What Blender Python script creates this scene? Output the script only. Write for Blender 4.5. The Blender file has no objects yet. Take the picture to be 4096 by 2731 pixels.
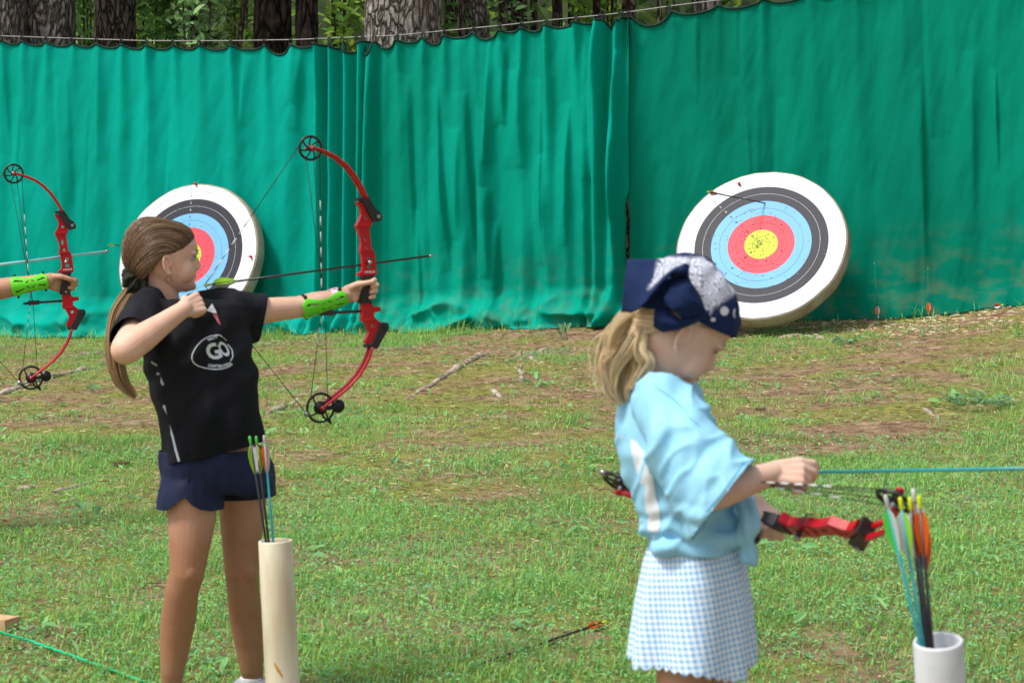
import bpy, bmesh, math, random
import numpy as np
from mathutils import Vector, Matrix, Quaternion, noise
from mathutils.geometry import tessellate_polygon
from mathutils.bvhtree import BVHTree

R = math.radians
V = Vector
random.seed(7)
rng = np.random.default_rng(11)
scene = bpy.context.scene
COL = scene.collection

# ------------------------------------------------------------------ camera
F = 4096 * 85 / 36.0                      # focal length in pixels of the 4096-wide photograph
PITCH = math.atan((1365.5 - 780) / F)
cam_d = bpy.data.cameras.new("camera")
cam_d.lens = 85; cam_d.sensor_width = 36; cam_d.clip_start = 0.1; cam_d.clip_end = 600
cam_d.dof.use_dof = True
cam_d.dof.focus_distance = 13.5
cam_d.dof.aperture_fstop = 9.5
cam = bpy.data.objects.new("camera", cam_d)
cam.location = (0, 0, 1.5)
cam.rotation_euler = (R(90) - PITCH, 0, 0)
COL.objects.link(cam)
scene.camera = cam

# ------------------------------------------------------------------ sky, sun, exposure
SUN_EL, SUN_AZ = R(60), R(242)            # azimuth from +Y clockwise: behind and left of the camera
world = bpy.data.worlds.new("World"); scene.world = world; world.use_nodes = True
wn = world.node_tree.nodes; wl = world.node_tree.links
bg = wn["Background"]
sky = wn.new("ShaderNodeTexSky"); sky.sky_type = 'NISHITA'; sky.sun_disc = False
sky.sun_elevation = SUN_EL; sky.sun_rotation = SUN_AZ
sky.air_density = 1.0; sky.dust_density = 4.0; sky.ozone_density = 0.6
hs = wn.new("ShaderNodeHueSaturation"); hs.inputs['Saturation'].default_value = 0.42
wl.new(sky.outputs[0], hs.inputs['Color']); wl.new(hs.outputs[0], bg.inputs['Color'])
bg.inputs['Strength'].default_value = 0.125
sun_d = bpy.data.lights.new("sun", 'SUN'); sun_d.energy = 2.1; sun_d.angle = R(12); sun_d.color = (1.0, 0.95, 0.86)
sun = bpy.data.objects.new("sun", sun_d); COL.objects.link(sun)
sdir = V((math.sin(SUN_AZ) * math.cos(SUN_EL), math.cos(SUN_AZ) * math.cos(SUN_EL), math.sin(SUN_EL)))
sun.rotation_euler = (-sdir).to_track_quat('-Z', 'Y').to_euler()
scene.view_settings.view_transform = 'Standard'
scene.view_settings.look = 'None'
scene.view_settings.exposure = 0.45
scene.view_settings.gamma = 1.0
scene.view_settings.use_curve_mapping = False
scene.render.engine = 'CYCLES'
scene.cycles.max_bounces = 8
scene.cycles.transparent_max_bounces = 12

# ------------------------------------------------------------------ helpers
CAM = V((0, 0, 1.5))
FW = V((0, math.cos(PITCH), -math.sin(PITCH))); UP = V((0, math.sin(PITCH), math.cos(PITCH)))
def ray(sx, sy):
    return (FW + V((1, 0, 0)) * ((sx - 2048) / F) - UP * ((sy - 1365.5) / F))
def P(sx, sy, Y):
    d = ray(sx, sy); return CAM + d * (Y / d.y)
def on_plane(sx, sy, p0, n):
    d = ray(sx, sy); return CAM + d * ((p0 - CAM).dot(n) / d.dot(n))
def lerp(a, b, t): return a + (b - a) * t
def sstep(a, b, x):
    t = min(1, max(0, (x - a) / (b - a))); return t * t * (3 - 2 * t)
def interp(x, pts):
    if x <= pts[0][0]: return pts[0][1]
    for (a, u), (b, v) in zip(pts, pts[1:]):
        if x <= b: return u + (v - u) * (x - a) / (b - a)
    return pts[-1][1]
def tag(o, label=None, cat=None, group=None, kind=None):
    if label: o['label'] = label
    if cat: o['category'] = cat
    if group: o['group'] = group
    if kind: o['kind'] = kind
    return o
def empty(name, loc=(0, 0, 0), label=None, cat=None, group=None):
    o = bpy.data.objects.new(name, None); o.empty_display_size = 0.1
    COL.objects.link(o); o.location = loc
    return tag(o, label, cat, group)
def link(name, me, parent=None):
    o = bpy.data.objects.new(name, me); COL.objects.link(o)
    if parent is not None:
        o.parent = parent
        m = Matrix.Identity(4); q = parent
        while q is not None:
            m = q.matrix_basis @ m; q = q.parent
        o.matrix_basis = m.inverted()
    return o
def copy_tree(o, parent=None):
    c = o.copy(); COL.objects.link(c)
    if parent is not None: c.parent = parent
    for ch in list(o.children): copy_tree(ch, c)
    return c

MATS = {}
def mat(name, col, rough=0.6, col2=None, nscale=6.0, bump=0.0, bscale=60.0, spec=0.3, metal=0.0, sss=0.0,
        stretch=(1, 1, 1), trans=0.0, detail=4, coat=0.0, sheen=0.0, lo=0.35, hi=0.65):
    if name in MATS: return MATS[name]
    m = bpy.data.materials.new(name); m.use_nodes = True
    nt = m.node_tree; N = nt.nodes; L = nt.links
    b = N["Principled BSDF"]
    b.inputs['Base Color'].default_value = (*col, 1); b.inputs['Roughness'].default_value = rough
    b.inputs['Specular IOR Level'].default_value = spec; b.inputs['Metallic'].default_value = metal
    if coat: b.inputs['Coat Weight'].default_value = coat
    if sheen: b.inputs['Sheen Weight'].default_value = sheen
    if sss:
        b.inputs['Subsurface Weight'].default_value = sss
        b.inputs['Subsurface Radius'].default_value = (0.012, 0.005, 0.003)
        b.inputs['Subsurface Scale'].default_value = 1.0
    tc = N.new("ShaderNodeTexCoord"); mp = N.new("ShaderNodeMapping"); mp.inputs['Scale'].default_value = stretch
    L.new(tc.outputs['Object'], mp.inputs['Vector'])
    if col2 is None: col2 = tuple(c * 0.82 for c in col)
    n = N.new("ShaderNodeTexNoise"); n.inputs['Scale'].default_value = nscale; n.inputs['Detail'].default_value = detail
    L.new(mp.outputs[0], n.inputs['Vector'])
    r = N.new("ShaderNodeValToRGB"); r.color_ramp.elements[0].position = lo; r.color_ramp.elements[1].position = hi
    r.color_ramp.elements[0].color = (*col2, 1); r.color_ramp.elements[1].color = (*col, 1)
    L.new(n.outputs['Fac'], r.inputs[0]); L.new(r.outputs[0], b.inputs['Base Color'])
    if bump:
        n2 = N.new("ShaderNodeTexNoise"); n2.inputs['Scale'].default_value = bscale; n2.inputs['Detail'].default_value = 5
        L.new(mp.outputs[0], n2.inputs['Vector'])
        bp = N.new("ShaderNodeBump"); bp.inputs['Strength'].default_value = bump; bp.inputs['Distance'].default_value = 0.01
        L.new(n2.outputs['Fac'], bp.inputs['Height']); L.new(bp.outputs[0], b.inputs['Normal'])
    if trans:
        t = N.new("ShaderNodeBsdfTranslucent"); L.new(r.outputs[0], t.inputs['Color'])
        mx = N.new("ShaderNodeMixShader"); mx.inputs[0].default_value = trans
        L.new(b.outputs[0], mx.inputs[1]); L.new(t.outputs[0], mx.inputs[2])
        L.new(mx.outputs[0], N["Material Output"].inputs['Surface'])
    MATS[name] = m
    return m

class MB:
    """collects shapes; build() links them as one mesh object"""
    def __init__(s): s.v = []; s.f = []; s.mi = []; s.m = []; s.sm = []
    def _m(s, m):
        if m not in s.m: s.m.append(m)
        return s.m.index(m)
    def add(s, vs, fs, m=None, M=None, smooth=True):
        k = len(s.v); i = s._m(m)
        s.v += [tuple(M @ V(p)) if M is not None else tuple(p) for p in vs]
        s.f += [tuple(a + k for a in f) for f in fs]; s.mi += [i] * len(fs); s.sm += [smooth] * len(fs)
    def box(s, c, size, m=None, M=None, bev=0.0):
        bm = bmesh.new(); bmesh.ops.create_cube(bm, size=1.0)
        for v in bm.verts: v.co = V((v.co.x * size[0], v.co.y * size[1], v.co.z * size[2])) + V(c)
        if bev: bmesh.ops.bevel(bm, geom=bm.edges[:], offset=bev, segments=2, affect='EDGES', profile=0.7)
        bm.verts.index_update()
        s.add([v.co.copy() for v in bm.verts], [[v.index for v in f.verts] for f in bm.faces], m, M, smooth=False); bm.free()
    def tube(s, pts, rad, m=None, n=10, M=None, cap=True, flat=1.0, side=None):
        """flat: ratio of thickness in the second axis; side: fixed first axis"""
        pts = [V(p) for p in pts]; vs = []; fs = []
        K = len(pts)
        if not hasattr(rad, '__len__'): rad = [rad] * K
        ax = None
        for i, p in enumerate(pts):
            t = (pts[min(i + 1, K - 1)] - pts[max(i - 1, 0)])
            t = t.normalized() if t.length > 1e-9 else V((0, 0, 1))
            if side is not None: ax = V(side)
            elif ax is None: ax = t.orthogonal()
            ax = (ax - t * ax.dot(t))
            ax = ax.normalized() if ax.length > 1e-6 else t.orthogonal().normalized()
            b = t.cross(ax)
            for j in range(n):
                a = 2 * math.pi * j / n
                vs.append(p + ax * math.cos(a) * rad[i] + b * math.sin(a) * rad[i] * flat)
        for i in range(K - 1):
            for j in range(n):
                fs.append((i * n + j, i * n + (j + 1) % n, (i + 1) * n + (j + 1) % n, (i + 1) * n + j))
        if cap: fs.append(tuple(reversed(range(n)))); fs.append(tuple((K - 1) * n + j for j in range(n)))
        s.add(vs, fs, m, M)
    def capsule(s, p1, r1, p2, r2, m=None, n=16, h=5):
        p1 = V(p1); p2 = V(p2); d = (p2 - p1); L = d.length; t = d / L if L > 1e-9 else V((0, 0, 1))
        pts = []; rr = []
        for i in range(h):
            a = math.pi / 2 * (1 - i / h); a = max(0.0, a)
            pts.append(p1 - t * r1 * math.sin(a)); rr.append(max(r1 * math.cos(a), r1 * 0.02))
        K = max(1, int(L / 0.03))
        for i in range(K + 1):
            pts.append(p1.lerp(p2, i / K)); rr.append(lerp(r1, r2, i / K))
        for i in range(1, h + 1):
            a = math.pi / 2 * i / h
            pts.append(p2 + t * r2 * math.sin(a)); rr.append(max(r2 * math.cos(a), r2 * 0.02))
        vs = []; fs = []; ax = t.orthogonal().normalized(); b = t.cross(ax)
        for p, r_ in zip(pts, rr):
            for j in range(n):
                a = 2 * math.pi * j / n; vs.append(p + ax * math.cos(a) * r_ + b * math.sin(a) * r_)
        Q = len(pts)
        for i in range(Q - 1):
            for j in range(n): fs.append((i * n + j, i * n + (j + 1) % n, (i + 1) * n + (j + 1) % n, (i + 1) * n + j))
        fs.append(tuple(reversed(range(n)))); fs.append(tuple((Q - 1) * n + j for j in range(n)))
        s.add(vs, fs, m)
    def ell(s, c, r, m=None, M=None, seg=20, rings=12):
        vs = []; fs = []
        if not hasattr(r, '__len__'): r = (r, r, r)
        vs.append(V(c) + V((0, 0, r[2])))
        for i in range(1, rings):
            a = math.pi * i / rings
            for j in range(seg):
                b = 2 * math.pi * j / seg
                vs.append(V(c) + V((r[0] * math.sin(a) * math.cos(b), r[1] * math.sin(a) * math.sin(b), r[2] * math.cos(a))))
        vs.append(V(c) - V((0, 0, r[2]))); e = len(vs) - 1
        for j in range(seg):
            fs.append((0, 1 + j, 1 + (j + 1) % seg)); q = 1 + (rings - 2) * seg
            fs.append((q + (j + 1) % seg, q + j, e))
        for i in range(rings - 2):
            for j in range(seg):
                a = 1 + i * seg; fs.append((a + j, a + seg + j, a + seg + (j + 1) % seg, a + (j + 1) % seg))
        s.add(vs, fs, m, M)
    def rings(s, rg, m=None, M=None, cap=True):
        """rg: list of closed rings (same point count)"""
        n = len(rg[0]); vs = [p for r_ in rg for p in r_]; fs = []
        for i in range(len(rg) - 1):
            for j in range(n): fs.append((i * n + j, i * n + (j + 1) % n, (i + 1) * n + (j + 1) % n, (i + 1) * n + j))
        if cap: fs.append(tuple(reversed(range(n)))); fs.append(tuple((len(rg) - 1) * n + j for j in range(n)))
        s.add(vs, fs, m, M)
    def prism(s, outline, holes, y0, y1, m=None, M=None, bevel=0.0):
        """outline in (x, z); extruded along y from y0 to y1, with holes"""
        loops = [outline] + list(holes); vs = []; fs = []; base = []
        for lp in loops:
            base.append(len(vs)); vs += [V((p[0], y0, p[1])) for p in lp] + [V((p[0], y1, p[1])) for p in lp]
        flat = [V((p[0], p[1], 0)) for lp in loops for p in lp]
        idx0 = []; idx1 = []
        for lp, b in zip(loops, base):
            idx0 += [b + i for i in range(len(lp))]; idx1 += [b + len(lp) + i for i in range(len(lp))]
        for t in tessellate_polygon([[V((p[0], p[1], 0)) for p in lp] for lp in loops]):
            fs.append((idx0[t[0]], idx0[t[1]], idx0[t[2]])); fs.append((idx1[t[2]], idx1[t[1]], idx1[t[0]]))
        for lp, b in zip(loops, base):
            n = len(lp)
            for i in range(n): fs.append((b + i, b + (i + 1) % n, b + n + (i + 1) % n, b + n + i))
        s.add(vs, fs, m, M, smooth=False)
    def build(s, name, m=None, parent=None, smooth=True, auto=None):
        me = bpy.data.meshes.new(name); me.from_pydata(s.v, [], s.f)
        ms = s.m
        for k, q in enumerate(ms):
            me.materials.append(q if q is not None else m)
        me.polygons.foreach_set('material_index', s.mi)
        me.polygons.foreach_set('use_smooth', [bool(smooth and a) for a in s.sm])
        me.update()
        bm = bmesh.new(); bm.from_mesh(me); bmesh.ops.recalc_face_normals(bm, faces=bm.faces[:]); bm.to_mesh(me); bm.free()
        return link(name, me, parent)

def eval_mesh(o):
    dg = bpy.context.evaluated_depsgraph_get(); dg.update()
    return bpy.data.meshes.new_from_object(o.evaluated_get(dg))
def fuse(mb, voxel, smooth=4, m=None, fac=0.5):
    """union of the collected shapes as one continuous smooth mesh (returned, not linked)"""
    me = bpy.data.meshes.new("tmp"); me.from_pydata(mb.v, [], mb.f); me.update()
    bm = bmesh.new(); bm.from_mesh(me); bmesh.ops.recalc_face_normals(bm, faces=bm.faces[:]); bm.to_mesh(me); bm.free()
    o = bpy.data.objects.new("tmp", me); COL.objects.link(o)
    r_ = o.modifiers.new("r", 'REMESH'); r_.mode = 'VOXEL'; r_.voxel_size = voxel; r_.adaptivity = 0
    if smooth:
        s_ = o.modifiers.new("s", 'SMOOTH'); s_.factor = fac; s_.iterations = smooth
    out = eval_mesh(o); bpy.data.objects.remove(o); bpy.data.meshes.remove(me)
    out.materials.clear()
    if m is not None: out.materials.append(m)
    out.polygons.foreach_set('use_smooth', [True] * len(out.polygons))
    return out
def get_co(me):
    a = np.empty(len(me.vertices) * 3, dtype=np.float32); me.vertices.foreach_get('co', a); return a.reshape(-1, 3)
def set_co(me, a):
    me.vertices.foreach_set('co', a.astype(np.float32).ravel()); me.update()
def get_no(me):
    a = np.empty(len(me.vertices) * 3, dtype=np.float32); me.vertices.foreach_get('normal', a); return a.reshape(-1, 3)

def raw_mesh(name, verts, nper, faces, cols=None, m=None, parent=None, smooth=False, mats=None, midx=None):
    """verts (N,k,3); faces: list of index tuples within one element (all 3 or 4 long)"""
    N, k, _ = verts.shape
    co = verts.reshape(-1, 3).astype(np.float32)
    me = bpy.data.meshes.new(name); me.vertices.add(N * k); me.vertices.foreach_set('co', co.ravel())
    loops = []; starts = []; totals = []; base = (np.arange(N) * k)[:, None]
    fl = [np.array(f) for f in faces]; tot = sum(len(f) for f in fl)
    L = np.concatenate([base + f[None, :] for f in fl], axis=1).reshape(-1)
    tt = np.tile(np.array([len(f) for f in fl]), N); st = np.concatenate([[0], np.cumsum(tt)[:-1]])
    me.loops.add(len(L)); me.loops.foreach_set('vertex_index', L.astype(np.int32))
    me.polygons.add(len(tt)); me.polygons.foreach_set('loop_start', st.astype(np.int32))
    me.polygons.foreach_set('use_smooth', np.full(len(tt), smooth))
    if cols is not None:
        ca = me.color_attributes.new('tint', 'FLOAT_COLOR', 'POINT')
        c = np.repeat(np.concatenate([cols, np.ones((N, 1))], axis=1), k, axis=0).astype(np.float32)
        ca.data.foreach_set('color', c.ravel())
    me.update(calc_edges=True); me.validate()
    for q in (mats or [m]): me.materials.append(q)
    if midx is not None: me.polygons.foreach_set('material_index', np.repeat(midx, len(fl)).astype(np.int32))
    return link(name, me, parent)

def tint_mat(name, rough=0.6, trans=0.3, spec=0.25, mul=(1, 1, 1)):
    if name in MATS: return MATS[name]
    m = bpy.data.materials.new(name); m.use_nodes = True; N = m.node_tree.nodes; L = m.node_tree.links
    b = N["Principled BSDF"]; b.inputs['Roughness'].default_value = rough; b.inputs['Specular IOR Level'].default_value = spec
    a = N.new("ShaderNodeAttribute"); a.attribute_name = 'tint'
    mx0 = N.new("ShaderNodeMix"); mx0.data_type = 'RGBA'; mx0.blend_type = 'MULTIPLY'; mx0.inputs[0].default_value = 1
    mx0.inputs[7].default_value = (*mul, 1); L.new(a.outputs['Color'], mx0.inputs[6])
    L.new(mx0.outputs[2], b.inputs['Base Color'])
    if trans:
        t = N.new("ShaderNodeBsdfTranslucent"); L.new(mx0.outputs[2], t.inputs['Color'])
        mx = N.new("ShaderNodeMixShader"); mx.inputs[0].default_value = trans
        L.new(b.outputs[0], mx.inputs[1]); L.new(t.outputs[0], mx.inputs[2]); L.new(mx.outputs[0], N["Material Output"].inputs['Surface'])
    MATS[name] = m; return m

def unit(a): return a / np.maximum(np.linalg.norm(a, axis=-1, keepdims=True), 1e-9)
def leaf_cloud(name, pts, nrm, size, cols, m, parent=None, aspect=1.7, fold=0.18):
    """many small folded leaves, each six vertices and four faces"""
    N = len(pts); nrm = unit(nrm)
    t = unit(np.cross(nrm, rng.normal(size=(N, 3)))); b = np.cross(nrm, t)
    s = size[:, None]
    prof = [(-1, 0, 0), (-.35, .55, 1), (.45, .48, 1), (1, 0, 0), (.45, -.48, 1), (-.35, -.55, 1)]
    vs = np.stack([pts + t * s * (u * .5 * aspect) + b * s * w * .5 * 1.1 + nrm * s * fold * k for u, w, k in prof], axis=1)
    return raw_mesh(name, vs, 6, [(0, 1, 2, 3), (0, 3, 4, 5)], cols, m, parent)

def fbm(x, y, z=0.0, o=4):
    s = 0; a = 1; t = 0
    for _ in range(o):
        s += a * noise.noise(V((x, y, z))); t += a; a *= .5; x *= 2.03; y *= 2.03; z += 7.1
    return s / t
# ------------------------------------------------------------------ the ground
def YC(x): return 18.27 - .431 * x                     # the line the curtain hangs along
_zb = []
for sx, sy in [(-1100, 1324), (-600, 1331), (0, 1345), (600, 1350), (1250, 1326), (1700, 1318), (2400, 1296), (3000, 1292), (3500, 1280), (3800, 1262), (4096, 1222), (4700, 1150)]:
    a = (sx - 2048) / F; Y = 18.27 / (1 + .431 * a); _zb.append((a * Y, P(sx, sy, Y).z))
def zc(x): return interp(x, _zb)
def G(x, y):
    yc = YC(max(-6, min(6, x)))
    t = max(0.0, (y - 7.0) / (yc - 7.0))
    z = zc(x) * (t if t < 1 else 1 + .25 * (t - 1))
    z -= .06 * sstep(8.3, 7.0, y)
    if 3 < y < 40 and abs(x) < 15:
        z += .022 * fbm(x * .9, y * .9, 3) + .008 * fbm(x * 4, y * 4, 9, 3)
        z += .05 * math.exp(-((x - .1) ** 2 / .5 + (y - 15.2) ** 2 / .5))        # swell round the exposed roots
        z += .06 * math.exp(-((x + 2.4) ** 2 / .6 + (y - 12.4) ** 2 / .25))
    return z
def GP(sx, sy, lift=0.0):
    """where the line of sight through a photo point meets the ground"""
    d = ray(sx, sy); a, b = 5.0, 26.0; y = 7.0
    p = CAM
    while y < 40:
        q = CAM + d * (y / d.y)
        if q.z <= G(q.x, q.y) + lift: break
        y += .15
    lo, hi = y - .15, y
    for _ in range(10):
        mid = (lo + hi) / 2; q = CAM + d * (mid / d.y)
        if q.z <= G(q.x, q.y) + lift: hi = mid
        else: lo = mid
    return CAM + d * (hi / d.y)

def soil_mat():
    m = bpy.data.materials.new("soil"); m.use_nodes = True; N = m.node_tree.nodes; L = m.node_tree.links
    b = N["Principled BSDF"]; b.inputs['Roughness'].default_value = .95; b.inputs['Specular IOR Level'].default_value = .1
    tc = N.new("ShaderNodeTexCoord")
    def nz(sc, det=6, stretch=None, rough=.6):
        n = N.new("ShaderNodeTexNoise"); n.inputs['Scale'].default_value = sc; n.inputs['Detail'].default_value = det
        n.inputs['Roughness'].default_value = rough
        if stretch:
            mp = N.new("ShaderNodeMapping"); mp.inputs['Scale'].default_value = stretch; L.new(tc.outputs['Object'], mp.inputs[0]); L.new(mp.outputs[0], n.inputs['Vector'])
        else: L.new(tc.outputs['Object'], n.inputs['Vector'])
        return n
    def ramp(src, a, ca, b_, cb, mid=None):
        r_ = N.new("ShaderNodeValToRGB"); e = r_.color_ramp.elements; e[0].position = a; e[0].color = (*ca, 1); e[1].position = b_; e[1].color = (*cb, 1)
        if mid: q = e.new(mid[0]); q.color = (*mid[1], 1)
        L.new(src, r_.inputs[0]); return r_
    def mixc(f, a, b_):
        x = N.new("ShaderNodeMix"); x.data_type = 'RGBA'; L.new(f, x.inputs[0]); L.new(a, x.inputs[6]); L.new(b_, x.inputs[7]); return x.outputs[2]
    soil = ramp(nz(9, 8).outputs['Fac'], .35, (.16, .10, .06), .68, (.42, .30, .20), (.5, (.29, .19, .12)))
    moss = ramp(nz(22, 8).outputs['Fac'], .35, (.12, .145, .04), .7, (.36, .36, .10), (.5, (.24, .25, .065)))
    straw = ramp(nz(60, 4, (1, 6, 1)).outputs['Fac'], .5, (.2, .12, .06), .66, (.55, .40, .25))
    f1 = ramp(nz(1.3, 6, (1, 1.6, 1)).outputs['Fac'], .43, (0, 0, 0), .58, (1, 1, 1))
    f2 = ramp(nz(55, 5).outputs['Fac'], .5, (0, 0, 0), .62, (1, 1, 1))
    f3 = ramp(nz(.7, 5, (1, 1.5, 1)).outputs['Fac'], .5, (0, 0, 0), .7, (.75, .75, .75))
    c = mixc(f1.outputs[0], soil.outputs[0], moss.outputs[0])
    x = N.new("ShaderNodeMath"); x.operation = 'MULTIPLY'; L.new(f2.outputs[0], x.inputs[0]); L.new(f3.outputs[0], x.inputs[1])
    c = mixc(x.outputs[0], c, straw.outputs[0])
    L.new(c, b.inputs['Base Color'])
    bp = N.new("ShaderNodeBump"); bp.inputs['Strength'].default_value = .9; bp.inputs['Distance'].default_value = .02
    L.new(nz(45, 8, None, .75).outputs['Fac'], bp.inputs['Height']); L.new(bp.outputs[0], b.inputs['Normal'])
    return m

def make_ground():
    xs = sorted(set([round(v, 3) for v in np.concatenate([np.linspace(-300, -20, 12), np.linspace(-18, -6, 12), np.linspace(-5.5, 5.5, 221), np.linspace(6, 18, 12), np.linspace(20, 300, 12)])]))
    ys = sorted(set([round(v, 3) for v in np.concatenate([np.linspace(-120, 4, 14), np.linspace(5, 22, 240), np.linspace(23, 60, 26), np.linspace(70, 400, 14)])]))
    vs = [(x, y, G(x, y)) for y in ys for x in xs]; n = len(xs); fs = []
    for j in range(len(ys) - 1):
        for i in range(n - 1): fs.append((j * n + i, j * n + i + 1, (j + 1) * n + i + 1, (j + 1) * n + i))
    me = bpy.data.meshes.new("ground"); me.from_pydata(vs, [], fs); me.polygons.foreach_set('use_smooth', [True] * len(fs))
    me.materials.append(soil_mat()); o = link("ground", me); tag(o, kind='structure'); return o
make_ground()

# ------------------------------------------------------------------ grass, clover and litter
def grass_amount(x, y):
    """0..1 cover of green, from the way the photo's turf thins uphill"""
    yc = YC(x); d = yc - y
    base = interp(y, [(7, 1.0), (10.3, .92), (11.3, .62), (13, .37), (15, .34), (16.5, .34)])
    n = fbm(x * .8, y * .5, 1.7, 4) * 1.5
    n2 = fbm(x * 3.1, y * 1.8, 5.2, 3) * 1.1
    a = base + n * (1.15 - base * .6) + n2 * .55
    # bare earth strips seen below the curtain and on the right
    if d < 1.3: a -= .35 * sstep(.9, .2, d) * sstep(-.6, .6, x) 
    if x < -1.0 and d < 2.4: a += .38
    if x > 1.2: a += .10 * sstep(2.2, 4, d)
    if y < 8.6 and x > 1.0: a -= .5 * sstep(.9, 1.4, x) * (.5 + fbm(x * 2, y * 2, 8))
    if x > 0.9 and 11.5 < y < 14.5: a += .12
    return max(0.0, min(1.0, a))
def in_view(x, y, m=.35):
    return abs(x) < y * 2048 / F + m
def scatter(n, y0, y1, fn, margin=.65):
    out = []
    tries = 0
    while len(out) < n and tries < n * 12:
        tries += 1
        y = random.uniform(y0, y1); x = random.uniform(-1, 1) * (y * 2048 / F + margin)
        if y > YC(x) + .2: continue
        w = fn(x, y)
        if random.random() < w: out.append((x, y, w))
    return out
def make_grass():
    GA = tint_mat("grass_blades", .7, .35, .12)
    def blades(name, pts, hmin, hmax, w, palette, label, droop=.6, lean=.7):
        N = len(pts)
        x = np.array([p[0] for p in pts]); y = np.array([p[1] for p in pts])
        z = np.array([G(p[0], p[1]) for p in pts]); wt = np.array([p[2] for p in pts])
        base = np.stack([x, y, z - .003], 1)
        h = (hmin + (hmax - hmin) * rng.random(N) ** 1.5) * (.55 + .45 * wt) * np.clip(1 + 1.5 * np.array([fbm(a * 2.6, b * 1.9, 88, 2) for a, b in zip(x, y)]), .45, 1.9)
        az = rng.random(N) * 2 * np.pi; ln = rng.random(N) * lean
        d = np.stack([np.cos(az) * np.sin(ln), np.sin(az) * np.sin(ln), np.cos(ln)], 1)
        sd = unit(np.stack([-np.sin(az + .6 * rng.normal(size=N)), np.cos(az), np.zeros(N)], 1))
        out = np.stack([np.cos(az), np.sin(az), np.zeros(N)], 1)
        ww = (w * (.6 + .8 * rng.random(N)))[:, None]; hh = h[:, None]
        p1 = base + d * hh * .55; dr = droop * rng.random(N)[:, None]
        p2 = base + d * hh + out * hh * dr - np.array([0, 0, 1.0]) * hh * dr * .45
        vs = np.stack([base - sd * ww * .5, base + sd * ww * .5, p1 + sd * ww * .42, p1 - sd * ww * .42, p2], 1)
        pal = np.array(palette); k = rng.integers(0, len(pal), N); c = pal[k] * (.85 + .3 * rng.random((N, 1))) * (1 + .35 * np.array([fbm(a * .8, b * .8, 71, 2) for a, b in zip(x, y)]))[:, None]
        o = raw_mesh(name, vs, 5, [(0, 1, 2, 3), (3, 2, 4)], c, GA); tag(o, label, 'grass', kind='stuff')
    green = [(.22, .50, .12), (.29, .57, .13), (.18, .44, .12), (.39, .60, .14), (.23, .51, .19), (.33, .55, .12), (.47, .57, .22)]
    pts = scatter(108000, 7.0, 11.6, lambda x, y: grass_amount(x, y)) + scatter(104000, 11.0, 19.6, lambda x, y: grass_amount(x, y) ** 1.5)
    blades("short_grass", pts, .018, .055, .0042, green, "short green grass growing in patches over the bare brown range")
    pts = scatter(6500, 7.0, 19.5, lambda x, y: max(0, fbm(x * 1.6, y * 1.6, 22, 2) * 2.2 - .25) * grass_amount(x, y)) + \
          scatter(2200, 15.5, 20, lambda x, y: 1.0 if -.02 < YC(x) - y < (.55 if x < .2 else .22) and random.random() < (.9 if x < .2 else .35) else 0)
    blades("tall_grass", pts, .05, .12, .0045, green, "taller grass tufts standing among the short turf and along the curtain", .9, .6)
    # clover and broad leaves
    def leaves(name, n, size0, size1, palette, fn, y0, y1, hgt, label, cat, aspect=1.25):
        pts = scatter(n, y0, y1, fn); N = len(pts)
        x = np.array([p[0] for p in pts]); y = np.array([p[1] for p in pts]); z = np.array([G(p[0], p[1]) for p in pts])
        c = np.stack([x, y, z + .004 + hgt * rng.random(N)], 1)
        nr = np.stack([rng.normal(size=N) * .42, rng.normal(size=N) * .42 - .12, np.ones(N)], 1)
        sz = size0 + (size1 - size0) * rng.random(N) ** 2
        pal = np.array(palette); cc = pal[rng.integers(0, len(pal), N)] * (.85 + .25 * rng.random((N, 1))) * (1 + .25 * np.array([fbm(a * .9, b * .9, 71, 2) for a, b in zip(x, y)]))[:, None]
        o = leaf_cloud(name, c, nr, sz, cc, GA, None, aspect); tag(o, label, cat, kind='stuff')
    cl = [(.20, .51, .19), (.27, .59, .22), (.17, .44, .20), (.34, .61, .20), (.29, .55, .29)]
    leaves("clover", 46000, .009, .018, cl, lambda x, y: max(0, min(1, (grass_amount(x, y) - .25) * 1.3 + fbm(x * 1.1, y * 1.1, 31, 3))), 7.0, 12.2, .03,
           "low clover and small round leaves spread through the near turf", 'clover')
    leaves("low_weeds", 12000, .012, .028, cl, lambda x, y: max(0, fbm(x * 1.7, y * 1.7, 47, 3) * 2.0 - .1) * grass_amount(x, y), 11.5, 19.5, .02,
           "blue green low weeds scattered in patches across the far turf", 'weeds')
    leaves("broad_weeds", 900, .02, .048, [(.22, .46, .19), (.26, .52, .20), (.30, .54, .20)], lambda x, y: max(0, fbm(x * 1.9, y * 1.9, 53, 2) * 2 - .1), 7.0, 17.5, .03,
           "broad plantain leaves dotted through the turf", 'weeds', 1.9)
    # dry litter: needles, straw, bark flakes
    N = 17000
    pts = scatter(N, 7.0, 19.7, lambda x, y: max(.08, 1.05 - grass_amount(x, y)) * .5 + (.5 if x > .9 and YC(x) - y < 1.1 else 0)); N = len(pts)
    x = np.array([p[0] for p in pts]); y = np.array([p[1] for p in pts]); z = np.array([G(p[0], p[1]) for p in pts])
    az = rng.uniform(0,6.28,N); ln = .012 + .035 * rng.random(N); w = .0018 + .0025 * rng.random(N)
    d = np.stack([np.cos(az), np.sin(az), rng.normal(size=N) * .12], 1); s_ = np.stack([-np.sin(az), np.cos(az), np.zeros(N)], 1)
    c = np.stack([x, y, z + .006 + .006 * rng.random(N)], 1)
    up = np.array([0, 0, .003])
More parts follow.
